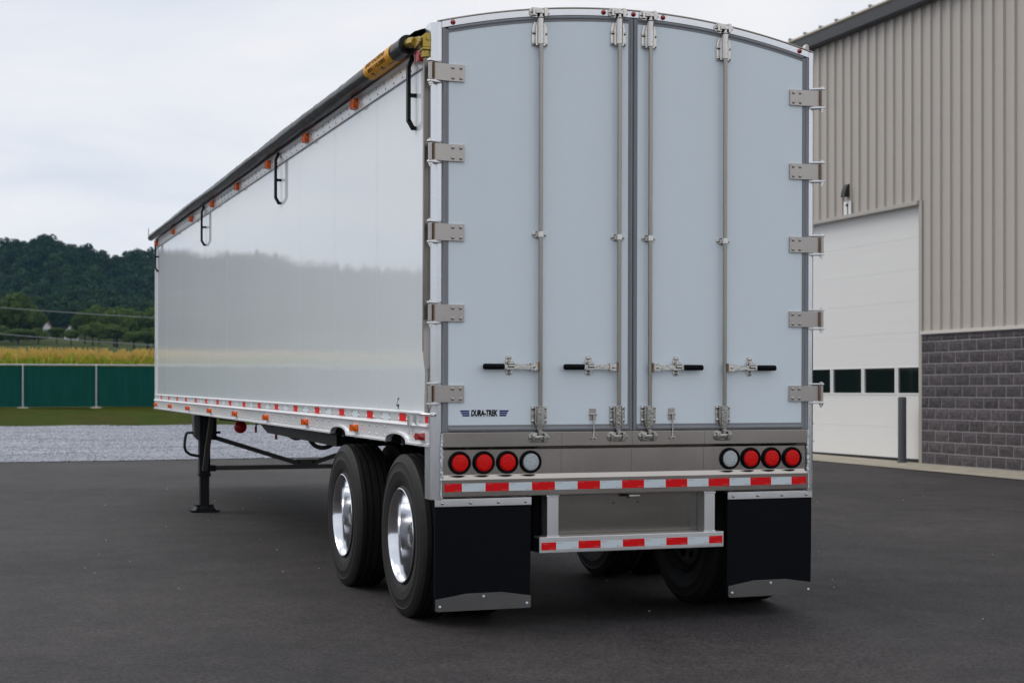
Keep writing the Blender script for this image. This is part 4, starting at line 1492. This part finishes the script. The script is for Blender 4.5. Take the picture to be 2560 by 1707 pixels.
    # hinges
    if True:
        b = MB()
        pts = [(1.094, -0.0385), (1.19, -0.0385), (1.236, -0.049), (1.3, -0.063)]
        t2 = 0.0045
        up_ = [(s * px_, py_ - t2) for px_, py_ in pts]
        dn_ = [(s * px_, py_ + t2) for px_, py_ in pts]
        b.prism(up_ + dn_[::-1], 'z', 0, 0.099)
        b.box(s * 1.094, s * 1.19, -0.034, DS - .0003, 0.004, 0.095)
        for bx_ in (1.117, 1.166):
            for bz in (0.019, 0.08):
                b.dome((s * bx_, -0.0432, bz), .0112, '-y', .0085, 12, 3)
        hm_ = b.mesh('hinge', M['steel'], smooth=25)
        bp_ = MB().cyl((s * 1.312, -0.066, -0.001), (s * 1.312, -0.066, 0.100), 0.0135, n=14).mesh('hinge_barrel', M['steel'])
        br_ = MB().box(s * 1.289, s * 1.2985, -0.0825, -0.0665, 0.002, 0.097).mesh('rust_streak', M['rust'])
        ear = MB()
        for z0 in (0.0,):
            ear.prism([(s * 1.235, FS), (s * 1.250, -0.052), (s * 1.285, -0.075), (s * 1.305, -0.084), (s * 1.322, -0.082), (s * 1.333, -0.068), (s * 1.330, -0.052), (s * 1.300, -0.02), (s * 1.285, -0.012)], 'z', z0, z0 + .0115)
        em_ = ear.mesh('hinge_ear', M['alu'], bevel=.002)
        nut = MB().cyl((s * 1.312, -0.066, -0.0285), (s * 1.312, -0.066, -0.0167), 0.013, n=6).cyl((s * 1.312, -0.066, -0.040), (s * 1.312, -0.066, -0.0286), 0.0075, n=10).cyl((s * 1.312, -0.066, 0.1157), (s * 1.312, -0.066, 0.125), 0.011, n=6).mesh('hinge_bolt', M['chrome'])
        for zt_ in (3.358, 2.886, 2.4165, 1.9395, 1.463):
            h_ = link('hinge', hm_, TR, (0, 0, zt_ - 0.099))
            for nm, me_ in (('hinge_barrel', bp_), ('rust_streak', br_), ('hinge_bolt', nut)):
                link(nm, me_, h_)
            link('hinge_ear', em_, h_, (0, 0, -0.0165))
            link('hinge_ear', em_, h_, (0, 0, 0.104))
# logo on the left leaf
lg = MB()
for sd in (-1, 1):
    for k, (ln, z) in enumerate(((.058, 1.3095), (.050, 1.2965), (.044, 1.2835))):
        xi = -0.963 + sd * .095
        xo = xi + sd * ln
        lg.prism([(xi, z - .0049), (xo - sd * .003, z - .0049), (xo, z), (xo, z + .0049), (xi, z + .0049)], 'y', DS - .0011, DS - .0003)
dl = [o for o in TR.children if o.name.startswith('door')][0]
lgo = P('logo', lg, M['navy'], dl, smooth=0)
link('logo_lettering', text_mesh('logo_lettering', 'DURA-TREK', 0.049, M['ink'], shear=0.16, bold=0.0022, sx=0.62), lgo, (-0.966, DS - .0012, 1.2965), (R(90), 0, 0))
P('logo_rule', MB().box(-1.042, -0.885, DS - .0010, DS - .0003, 1.2765, 1.2777), M['gasket'], dl)

# ---- underride guard
bg = P('underride_guard', MB().box(-0.62, 0.62, -0.055, 0.045, 0.450, 0.548), M['alu'], bevel=0.004)
P('tube_end_shade', MB().box(-0.6206, -0.6202, -0.046, 0.036, 0.459, 0.539), M['ink'], bg)  # black sheet on the solid bar stands for shade inside an open tube
P('tube_end_shade', MB().box(0.6202, 0.6206, -0.046, 0.036, 0.459, 0.539), M['ink'], bg)
for s in (-1, 1):
    P('upright', MB().box(s * 0.491, s * 0.565, -0.042, 0.06, 0.5485, 0.7965), M['alu'], bg, bevel=0.004)
    wb = MB()
    for k in range(9):
        wb.dome((s * (0.492 + k * .009), -0.043, 0.551), .006, '-y', .004, 7, 2)
        wb.dome((s * (0.492 + k * .009), -0.043, 0.794), .006, '-y', .004, 7, 2)
    P('weld_bead', wb, M['weld'], bg, kind='stuff')
tape_run([-0.607, -0.512], 0.492, -0.0556, 0.046, parent=bg)
for a in (-0.366, -0.072, 0.222):
    tape_run([a, a + 0.146], 0.492 + 0.004, -0.0556, 0.046, parent=bg)
tape_run([0.517, 0.611], 0.498, -0.0556, 0.046, parent=bg)
for a, b in ((-0.512, -0.366), (-0.22, -0.072), (0.074, 0.222), (0.368, 0.517)):
    tape_run([a, b], 0.494, -0.0556, 0.046, 'tapewhite', bg)
ap = P('closure_plate', MB().box(-0.49, 0.49, 0.062, 0.068, 0.556, 0.80).prism([(0.06, 0.556), (0.04, 0.552), (0.04, 0.549), (0.066, 0.552)], 'x', -.49, .49), M['darkplate'])
P('plate_lamp', MB().box(0.01, 0.085, 0.035, 0.0618, 0.765, 0.785), M['chrome'], ap, bevel=.004)
P('plate_lamp_base', MB().box(-0.045, 0.0095, 0.045, 0.0618, 0.775, 0.792), M['blackpaint'], ap, bevel=.003)
P('bolt_hole_shade', MB().cyl((-0.085, .0605, .735), (-0.085, .0618, .735), .005, n=10), M['ink'], ap)  # black disc on the plate stands for the shade in a hole
P('bolt_hole_shade', MB().cyl((0.08, .0605, .737), (0.08, .0618, .737), .005, n=10), M['ink'], ap)

# ---- mud flaps
for s in (-1, 1):
    X = lambda v: s * v
    fl = MB()
    nz, nxx = 10, 6
    V, F = [], []
    for sd in (0, 1):
        for j in range(nz + 1):
            z = 0.747 - (0.747 - 0.124) * j / nz
            for i in range(nxx + 1):
                x = 0.664 + (1.268 - 0.664) * i / nxx
                V.append((X(x), -0.022 + sd * .012 - 0.006 * math.sin(i * 1.1) * (j / nz) + .010 * (j / nz) ** 2, z))
    m_ = (nz + 1) * (nxx + 1)
    for j in range(nz):
        for i in range(nxx):
            a = j * (nxx + 1) + i
            F.append((a, a + 1, a + nxx + 2, a + nxx + 1))
            F.append((m_ + a, m_ + a + nxx + 1, m_ + a + nxx + 2, m_ + a + 1))
    ring = [i for i in range(nxx + 1)] + [(j + 1) * (nxx + 1) - 1 for j in range(1, nz + 1)] + [nz * (nxx + 1) + i for i in range(nxx - 1, -1, -1)] + [j * (nxx + 1) for j in range(nz - 1, 0, -1)]
    for a, b in zip(ring, ring[1:] + ring[:1]):
        F.append((a, b, m_ + b, m_ + a))
    fl.add(V, F)
    fo = P('mud_flap', fl, M['black'])
    bk = MB().box(X(0.662), X(1.270), -0.030, -0.024, 0.744, 0.790).box(X(0.662), X(1.270), -0.0235, 0.03, 0.784, 0.790)
    P('flap_bracket', bk, M['alu'], fo, bevel=.002)
    for x in (0.70, 0.874, 1.049, 1.224):
        P('bolt', MB().dome((X(x), -0.0305, 0.765), .0105, '-y', .010, 12, 3), M['chrome'], fo)
    wx = [0.664, 0.70, 1.232, 1.268]
    pl = [(X(.666), .132), (X(.674), .124), (X(1.258), .124), (X(1.266), .132), (X(1.266), .197), (X(1.075), .226), (X(.850), .226), (X(.666), .197)]
    P('flap_weight', MB().prism(pl, 'y', -0.0345, -0.0245), M['weight'], fo, bevel=.0012)
    for (x, z) in ((.692, .154), (.967, .206), (1.240, .154)):
        P('bolt', MB().dome((X(x), -0.0347, z), .0085, '-y', .008, 10, 3), M['tapewhite'], fo)

# ---- wheels
TR_R = 0.516
def tyre_mesh():
    hw = 0.138
    side = [(0.288, hw - .035), (0.293, hw - .020), (0.305, hw - .014), (0.312, hw - .020), (0.325, hw - .012), (0.36, hw - .003), (0.395, hw), (0.405, hw + .002), (0.412, hw - .001), (0.44, hw - .003), (0.455, hw - .005), (0.462, hw - .002), (0.470, hw - .006), (0.490, hw - .012), (0.503, hw - .020), (0.5135, hw - .031)]
    tread = []
    for c in (0.072, 0.026, -0.026, -0.072):
        tread += [(TR_R, c + .0075), (TR_R - .013, c + .005), (TR_R - .013, c - .005), (TR_R, c - .0075)]
    prof = side + tread + [(r, -h) for r, h in side[::-1]]
    n = 120
    mb = MB()
    mb.lathe(prof, (0, 0, 0), 'x', n)
    k1, k2 = len(side) - 2, len(side) - 1
    k3, k4 = len(prof) - len(side), len(prof) - len(side) + 1
    for k in (k1, k4):                         # shoulder sipes
        for i in range(0, n, 3):
            v = mb.v[k * n + i]
            f = 1 - 0.010
            mb.v[k * n + i] = (v[0] * 0.985, v[1] * f, v[2] * f)
    return mb.mesh('tyre', M['tyre'], smooth=28)
TY = tyre_mesh()
def rim_mesh(dish):
    # outer face towards -x ; dish: distance of disc from the outer flange
    p = [(0.2975, -.118), (0.3005, -.126), (0.2995, -.133), (0.2945, -.136), (0.2885, -.132), (0.284, -.120), (0.279, -.105), (0.272, -.09), (0.268, -.05), (0.264, dish - .022), (0.258, dish - .008)]
    mb = MB().lathe(p, (0, 0, 0), 'x', 72)
    mb.cur = 1
    mb.lathe([(0.258, dish - .008), (0.250, dish - .002), (0.225, dish + .004)], (0, 0, 0), 'x', 72)
    mb.cur = 0
    # disc with ten hand holes
    n = 80
    rings = [(0.225, dish + .004), (0.212, dish - .002), (0.172, dish - .010), (0.160, dish - .014), (0.112, dish - .014), (0.109, dish - .010)]
    o = len(mb.v)
    for (r, h) in rings:
        for i in range(n):
            a = 2 * math.pi * i / n
            mb.v.append((h, r * math.cos(a), r * math.sin(a)))
    for k in range(len(rings) - 1):
        for i in range(n):
            if k == 1 and i % 8 in (2, 3, 4, 5):
                continue
            mb.f.append((o + k * n + i, o + k * n + (i + 1) % n, o + (k + 1) * n + (i + 1) % n, o + (k + 1) * n + i)); mb.mi.append(1)
    mb.lathe([(0.288, .125), (0.284, .118), (0.272, .09), (0.268, -.02)], (0, 0, 0), 'x', 72)
    me = mb.mesh('wheel', [M['rim'], M['disc']] if dish < .08 else [M['underpaint'], M['underpaint']], smooth=40)
    return me
RM_OUT, RM_IN = rim_mesh(0.055), rim_mesh(0.10)
hb = MB()
hb.cur = 0
hb.lathe([(0.108, 0.05), (0.108, 0.030), (0.098, 0.018), (0.088, -0.030), (0.082, -0.050), (0.080, -0.072), (0.070, -0.076), (0.068, -0.090), (0.055, -0.094), (0.0008, -0.094)], (0, 0, 0), 'x', 40)
for k in range(10):
    a = 2 * math.pi * (k + .5) / 10
    y, z = .1425 * math.cos(a), .1425 * math.sin(a)
    hb.cyl((0.048, y, z), (0.014, y, z), 0.0185, n=6)
    hb.cyl((0.0139, y, z), (-0.006, y, z), 0.010, n=10)
for k in range(6):
    a = 2 * math.pi * k / 6
    hb.dome((-0.0765, .0752 * math.cos(a), .0752 * math.sin(a)), .006, '-x', .005, 6, 2)
HUB = hb.mesh('hub', M['hub'], smooth=35)
drum = MB().lathe([(0.10, .08), (0.205, .085), (0.21, .10), (0.21, .30), (0.19, .31), (0.05, .31)], (0, 0, 0), 'x', 40).mesh('brake_drum', M['underpaint'])
AX = (0.675, 2.262)
for ay in AX:
    for s in (-1, 1):
        rz = 0 if s < 0 else math.pi
        for k, xw in enumerate((1.152, 0.812)):
            wl = link('wheel', RM_OUT if k == 0 else RM_IN, TR, (s * xw, ay, TR_R - 0.003), (random.uniform(0, .6), 0, rz))
            link('tyre', TY, wl, None, (random.uniform(0, 6), 0, 0))
            if k == 0:
                link('hub', HUB, wl, (0.022, 0, 0))
                link('brake_drum', drum, wl)
    P('axle', MB().cyl((-0.9, ay, TR_R), (0.9, ay, TR_R), 0.0635, n=20), M['blackpaint'])
    for s in (-1, 1):
        b = MB()
        b.box(s * .43, s * .50, ay - .05, ay + .62, .40, .50)
        b.box(s * .41, s * .52, ay + .56, ay + .70, .42, .98)
        b.cyl((s * .465, ay - .26, .50), (s * .465, ay - .26, .92), .12, n=20)
        b.cyl((s * .465, ay - .26, .42), (s * .465, ay - .26, .50), .09, n=20)
        b.cyl((s * .3, ay + .13, TR_R + .02), (s * .3, ay + .34, TR_R + .06), .09, n=16)
        P('suspension', b, M['blackpaint'], bevel=.004)

# ---- chassis below the floor
P('floor_deck', MB().box(-1.262, 1.262, 0.09, LEN - .03, 1.175, 1.215), M['underpaint'])
cmesh = MB().box(-1.255, 1.255, -.03, .03, 1.166, 1.1745).box(-1.255, 1.255, -.004, .004, 1.09, 1.1655).box(-1.255, 1.255, -.03, .03, 1.082, 1.0895).mesh('cross_member', M['underpaint'], smooth=0)
y = 0.35
while y < LEN - .3:
    link('cross_member', cmesh, TR, (0, y, 0))
    y += 0.405
for s in (-1, 1):
    P('subframe_beam', MB().prism([(0.12, 1.081), (0.12, 0.94), (0.4, 0.90), (3.2, 0.90), (4.6, 0.985), (5.9, 1.0), (6.2, 1.079)], 'x', s * .44, s * .50), M['blackpaint'], bevel=.004)
P('belly_plate', MB().prism([(2.9, 1.080), (2.9, .985), (4.6, .995), (5.75, 1.0), (6.15, 1.080)], 'x', -1.18, -.52), M['blackpaint'])
P('wheel_shield', MB().box(-.43, .43, 0.10, 0.12, .62, 1.08), M['blackpaint'])
P('air_tank', MB().lathe([(0.001, -.42), (.09, -.40), (.12, -.36), (.12, .36), (.09, .40), (.001, .42)], (.15, 3.6, .86), 'x', 24), M['blackpaint'])
def hose(pts, r=.019):
    out = []
    P0 = [Vector(p) for p in pts]
    for i in range(len(P0) - 1):
        a, b, c, d_ = P0[max(i - 1, 0)], P0[i], P0[i + 1], P0[min(i + 2, len(P0) - 1)]
        for k in range(8):
            t = k / 8
            out.append(0.5 * ((2 * b) + (c - a) * t + (2 * a - 5 * b + 4 * c - d_) * t * t + (3 * b - a - 3 * c + d_) * t ** 3))
    out.append(P0[-1])
    P('air_hose', MB().tube(out, r, 10), M['black'])
hose([(-1.0, 5.95, 1.06), (-1.0, 5.75, 1.01), (-1.0, 5.55, .975), (-1.0, 5.25, .965), (-1.0, 4.9, 1.0), (-1.0, 4.7, 1.05)])
hose([(-1.0, 4.85, 1.05), (-1.0, 4.75, .985), (-1.0, 4.45, .925), (-1.0, 4.05, .93), (-1.0, 3.65, 1.0), (-1.0, 3.4, 1.06)])
for (y, z, zt_) in ((6.6, .985, 1.08), (5.55, .955, 1.08)):
    b = MB()
    b.cur = 0
    b.tube([(-1.13, y - .1, zt_), (-1.13, y + .01, zt_ - .02), (-1.13, y + .03, zt_ - .05), (-1.13, y + .03, z + .04)], .008, 6)
    b.cur = 1
    b.cyl((-1.13, y + .03, z + .05), (-1.13, y + .03, z - .01), .013, n=10)
    P('release_cord', b, [M['black'], M['redm']])
rl = P('round_reflector', MB().lathe([(.001, .03), (.06, .025), (.066, 0), (.066, -.01), (.058, -.02), (.001, -.026)], (-1.16, 7.36, 1.012), 'y', 28), M['redm'])
P('reflector_arm', MB().box(-1.172, -1.148, 7.385, 7.41, 1.012, 1.10).tube([(-1.16, 7.398, 1.075), (-1.16, 8.7, 1.062)], .012, 8), M['blackpaint'])

# ---- landing gear
LY = 9.6
cross = MB().box(-1.10, 1.10, LY - .03, LY + .03, .440, .492)
for s in (-1, 1):
    x = s * 1.203
    g = MB()
    g.box(x - .063, x + .063, LY - .063, LY + .063, .40, 1.10)
    g.box(x - .068, x + .068, LY - .068, LY + .068, .37, .41)
    leg = P('landing_leg', g, M['blackpaint'], bevel=.006)
    P('inner_leg', MB().box(x - .053, x + .053, LY - .053, LY + .053, .02, .372), M['blackpaint'], leg, bevel=.005)
    ft_ = MB()
    ft_.prism([(x - .098, .012), (x - .098, .045), (x - .070, .045), (x - .060, .012)], 'y', LY - .10, LY + .10)
    ft_.prism([(x + .098, .012), (x + .098, .045), (x + .070, .045), (x + .060, .012)], 'y', LY - .10, LY + .10)
    ft_.cyl((x - .10, LY, .028), (x + .10, LY, .028), .014, n=12)
    ft_.prism([(x - .165, -.026), (x - .15, -.040), (x + .15, -.040), (x + .165, -.026), (x + .165, -.018), (x + .125, -.020), (x + .10, .0115), (x - .10, .0115), (x - .125, -.020), (x - .165, -.018)], 'y', LY - .13, LY + .13)
    P('foot', ft_, M['blackpaint'], leg, bevel=.003)
    gb = MB().prism([(x - .135, 1.09), (x - .06, 1.09), (x - .06, .79), (x - .075, .80), (x - .125, .85)] if s < 0 else [(x + .135, 1.09), (x + .06, 1.09), (x + .06, .79), (x + .075, .80), (x + .125, .85)], 'y', LY - .09, LY + .09)
    P('gear_box', gb, M['underpaint'], leg, bevel=.006)
    P('mount_plate', MB().box(x - .10 * 0 - .02, x + .13 * (1 if s < 0 else 1), LY - .10, LY - .092, .80, 1.10), M['blackpaint'], leg)
    # rear stay
    st = MB()
    v0, v1 = Vector((x + .045, LY - .30, 1.09)), Vector((x - .01, LY - .085, .44))
    dd = (v1 - v0).normalized()
    u = Vector((1, 0, 0)); ww = dd.cross(u).normalized()
    vs = []
    for c in (v0, v1):
        for (a, b_) in ((-1, -1), (1, -1), (1, 1), (-1, 1)):
            vs.append(c + u * .028 * a + ww * .022 * b_)
    st.add(vs, [(0, 1, 2, 3), (7, 6, 5, 4), (0, 4, 5, 1), (1, 5, 6, 2), (2, 6, 7, 3), (3, 7, 4, 0)])
    P('leg_stay', st, M['underpaint'], leg, bevel=.004)
    P('drive_shaft', MB().cyl((x - .20, LY, .885), (x + .19, LY, .885), .014, n=10), M['blackpaint'], leg)
    P('lower_clevis', MB().box(x + (.064 if s < 0 else -.13), x + (.13 if s < 0 else -.064), LY - .05, LY + .05, .43, .50).cyl((x + (.02 if s < 0 else -.02), LY - .066, .54), (x + (.02 if s < 0 else -.02), LY - .12, .54), .012, n=8), M['blackpaint'], leg)
    # V brace half
    v0, v1 = Vector((s * 1.135, LY - .02, .842)), Vector((s * .115, LY - .02, .515))
    dd = (v1 - v0).normalized(); u = Vector((0, 1, 0)); ww = dd.cross(u).normalized()
    vs = []
    for c in (v0, v1):
        for (a, b_) in ((-1, -1), (1, -1), (1, 1), (-1, 1)):
            vs.append(c + u * .02 * a + ww * .026 * b_)
    P('brace', MB().add(vs, [(0, 1, 2, 3), (7, 6, 5, 4), (0, 4, 5, 1), (1, 5, 6, 2), (2, 6, 7, 3), (3, 7, 4, 0)]), M['underpaint'], bevel=.004)
P('cross_brace', cross, M['underpaint'], bevel=.004)
P('gusset', MB().prism([(-.14, .488), (.14, .488), (.125, .555), (-.125, .555)], 'y', LY - .05, LY - .042), M['underpaint'], bevel=.002)
for x in (-.09, .09):
    P('bolt', MB().dome((x, LY - .0505, .525), .016, '-y', .01, 8, 2), M['blackpaint'])
P('crank', MB().tube([(-1.40, LY, .885), (-1.415, LY - .01, .87), (-1.43, LY - .02, .80), (-1.435, LY - .02, .72), (-1.42, LY - .02, .67), (-1.37, LY - .02, .63), (-1.30, LY - .02, .615), (-1.265, LY - .02, .61)], .017, 10), M['blackpaint'])

# ---- roll tarp on the left with its crank
RXc, RZc = -1.362, 3.522
mb = MB()
ys = lin(0.30, 13.62, 180)
nn = 20
for j, y in enumerate(ys):
    w_ = ((y - .1) / 0.86) % 1.0
    bulge = 0.0035 * math.sin(w_ * math.pi) + (0.004 if w_ < .08 else 0) + random.uniform(-.0012, .0012)
    r_ = 0.0505 - 0.0007 * max(0.0, y - 1.2) + bulge
    for i in range(nn):
        a = 2 * math.pi * i / nn
        rr_ = r_ + 0.002 * math.sin(3 * a + y * 2)
        mb.v.append((RXc + rr_ * math.cos(a), y, RZc - 0.004 * math.sin(y * 1.1) + rr_ * math.sin(a)))
for j in range(len(ys) - 1):
    for i in range(nn):
        mb.f.append((j * nn + i, j * nn + (i + 1) % nn, (j + 1) * nn + (i + 1) % nn, (j + 1) * nn + i)); mb.mi.append(0)
mb.f += [tuple(range(nn)), tuple(range(len(mb.v) - nn, len(mb.v)))]; mb.mi += [0, 0]
roll = P('tarp_roll', mb, M['tarp'], smooth=50)
mb = MB()                                                 # tarp running from the roll up to the roof edge
pts = [(RXc + .01, RZc + .054), (-1.31, 3.592), (-1.262, 3.606), (-1.20, zc(1.2) - .034)]
vs = []
for y in lin(0.14, 13.6, 50):
    for (x, z) in pts:
        vs.append((x, y, z + .003 * math.sin(y * 4)))
fs = []
for j in range(49):
    for i in range(3):
        fs.append((j * 4 + i, j * 4 + i + 1, (j + 1) * 4 + i + 1, (j + 1) * 4 + i))
P('tarp_edge', mb.add(vs, fs), M['tarp'])
lb = MB().lathe([(0.0560, 0.49), (0.0575, 0.492), (0.0575, 1.13), (0.0560, 1.132)], (RXc, 0, RZc), 'y', 32)
lab = P('tarp_label', lb, M['yellow'], roll)
def wrap_text(txt, size, ang, y0, y1, bold):
    me = text_mesh('label_lettering', txt, size, M['ink'], shear=0.1, bold=bold, extrude=0.0)
    bm = bmesh.new()
    bm.from_mesh(me)
    bmesh.ops.triangulate(bm, faces=bm.faces)
    for _ in range(3):
        lg_ = [e for e in bm.edges if e.calc_length() > 0.009]
        if lg_:
            bmesh.ops.subdivide_edges(bm, edges=lg_, cuts=1)
            bmesh.ops.triangulate(bm, faces=bm.faces)
    bm.to_mesh(me)
    bm.free()
    xs_ = [v.co.x for v in me.vertices]
    a, b = min(xs_), max(xs_)
    for v in me.vertices:
        yy = y0 + (v.co.x - a) / (b - a) * (y1 - y0)
        an = ang - v.co.y / 0.0585
        v.co = (RXc + 0.0584 * math.cos(an), yy, RZc + 0.0584 * math.sin(an))
    link('label_lettering', me, lab, kind='stuff')
wrap_text('aerocline', 0.060, R(160), 1.07, 0.60, .001)
wrap_text('800.110.2085', 0.034, R(207), 1.02, 0.60, .0006)
P('end_cap', MB().lathe([(0.0565, .245), (0.0575, .25), (0.0575, .295), (0.0565, .30), (0.001, .3)], (RXc, 0, RZc), 'y', 28).lathe([(0.0555, .245), (0.001, .245)], (RXc, 0, RZc), 'y', 28), M['tarp'], roll)
P('roll_end_rod', MB().tube([(RXc, 13.6, RZc), (RXc - .01, 13.70, RZc), (RXc - .02, 13.74, RZc + .02), (RXc - .02, 13.75, RZc + .14)], .006, 6), M['rod'])
wx_, wy_ = -1.306, 0.045
j = MB()
j.cyl((RXc, 0.243, RZc), (RXc + .004, 0.19, RZc - .003), .030, n=14)
j.cyl((RXc + .004, 0.189, RZc - .003), (RXc + .012, 0.13, RZc - .008), .036, .030, n=6)
for d_ in (-1, 1):
    j.prism([(wx_ - .030, 3.49), (wx_ - .030, 3.53), (wx_ - .012, 3.545), (wx_ + .012, 3.545), (wx_ + .030, 3.53), (wx_ + .030, 3.46), (wx_ - .030, 3.46)], 'y', wy_ + d_ * .030 - .007, wy_ + d_ * .030 + .007)
j.prism([(0.145, 3.475), (0.145, 3.54), (0.05, 3.53), (0.03, 3.515), (0.03, 3.495), (0.05, 3.48)], 'x', wx_ - .048, wx_ - .034)
j.prism([(0.145, 3.475), (0.145, 3.54), (0.05, 3.53), (0.03, 3.515), (0.03, 3.495), (0.05, 3.48)], 'x', wx_ + .030, wx_ + .042)
j.box(wx_ - .018, wx_ + .018, wy_ - .022, wy_ + .022, 3.49, 3.53)
j.cyl((wx_, wy_ - .044, 3.51), (wx_, wy_ + .044, 3.51), .012, n=10)
j.box(wx_ - .032, wx_ + .032, wy_ - .037, wy_ + .037, 3.445, 3.4602)
j.cyl((wx_, wy_, 3.405), (wx_, wy_, 3.4448), .028, n=14)
P('universal_joint', j, M['brass'], bevel=.003)
cw = MB()
cw.box(wx_ - .017, wx_ + .017, wy_ - .017, wy_ + .017, 1.66, 3.404)
cwo = P('tarp_crank', cw, M['wand'], bevel=.004)
cw = MB()
cw.prism([(wx_ - .021, 1.85), (wx_ + .021, 1.85), (wx_ + .021, 1.625), (wx_ + .014, 1.565), (wx_ + .007, 1.555), (wx_ - .005, 1.555), (wx_ - .012, 1.565), (wx_ - .021, 1.625)], 'y', wy_ - .022, wy_ - .0172)
cw.cyl((wx_ + .003, wy_ - .012, 1.31), (wx_ + .003, wy_ - .012, 1.60), .009, n=10)
cw.cyl((wx_ + .003, wy_ - .012, 1.30), (wx_ + .003, wy_ - .012, 1.42), .014, n=12)
P('crank_handle', cw, M['steel'], cwo, bevel=.0015)
# crank holder on the rail end
ch = MB()
ch.box(-1.322, -1.3125, 0.345, 0.395, 1.205, 1.288)
ch.box(-1.322, -1.3125, 0.09, 0.395, 1.2885, 1.296)
ch.box(-1.320, -1.3135, 0.20, 0.235, 1.225, 1.2880)
ch.tube([(-1.317, 0.36, 1.21), (-1.317, 0.36, 1.165)], .006, 8)
ch.tube([(-1.33, 0.06, 1.29), (-1.33, 0.02, 1.29), (-1.30, -0.03, 1.29), (-1.28, -0.03, 1.285)], .009, 8)
P('crank_holder', ch, M['alu'], bevel=.003)
P('reflector_stud', MB().dome((-1.2945, .305, 1.152), .014, '-x', .012, 12), M['amber'])
# side sticker
sk = MB().box(-1.2795, -1.2789, .735, .805, 1.312, 1.385)
sko = P('side_sticker', sk, M['tapewhite'])
sb = MB()
for (a, b, c, d_) in ((.742, .768, 1.368, 1.383), (.735, .775, 1.325, 1.340), (.742, .768, 1.313, 1.322)):
    sb.box(-1.2802, -1.2797, a, b, c, d_)
sb.prism([(.80, 1.33), (.765, 1.372), (.760, 1.365), (.79, 1.325)], 'x', -1.2802, -1.2797)
P('sticker_print', sb, M['ink'], sko)
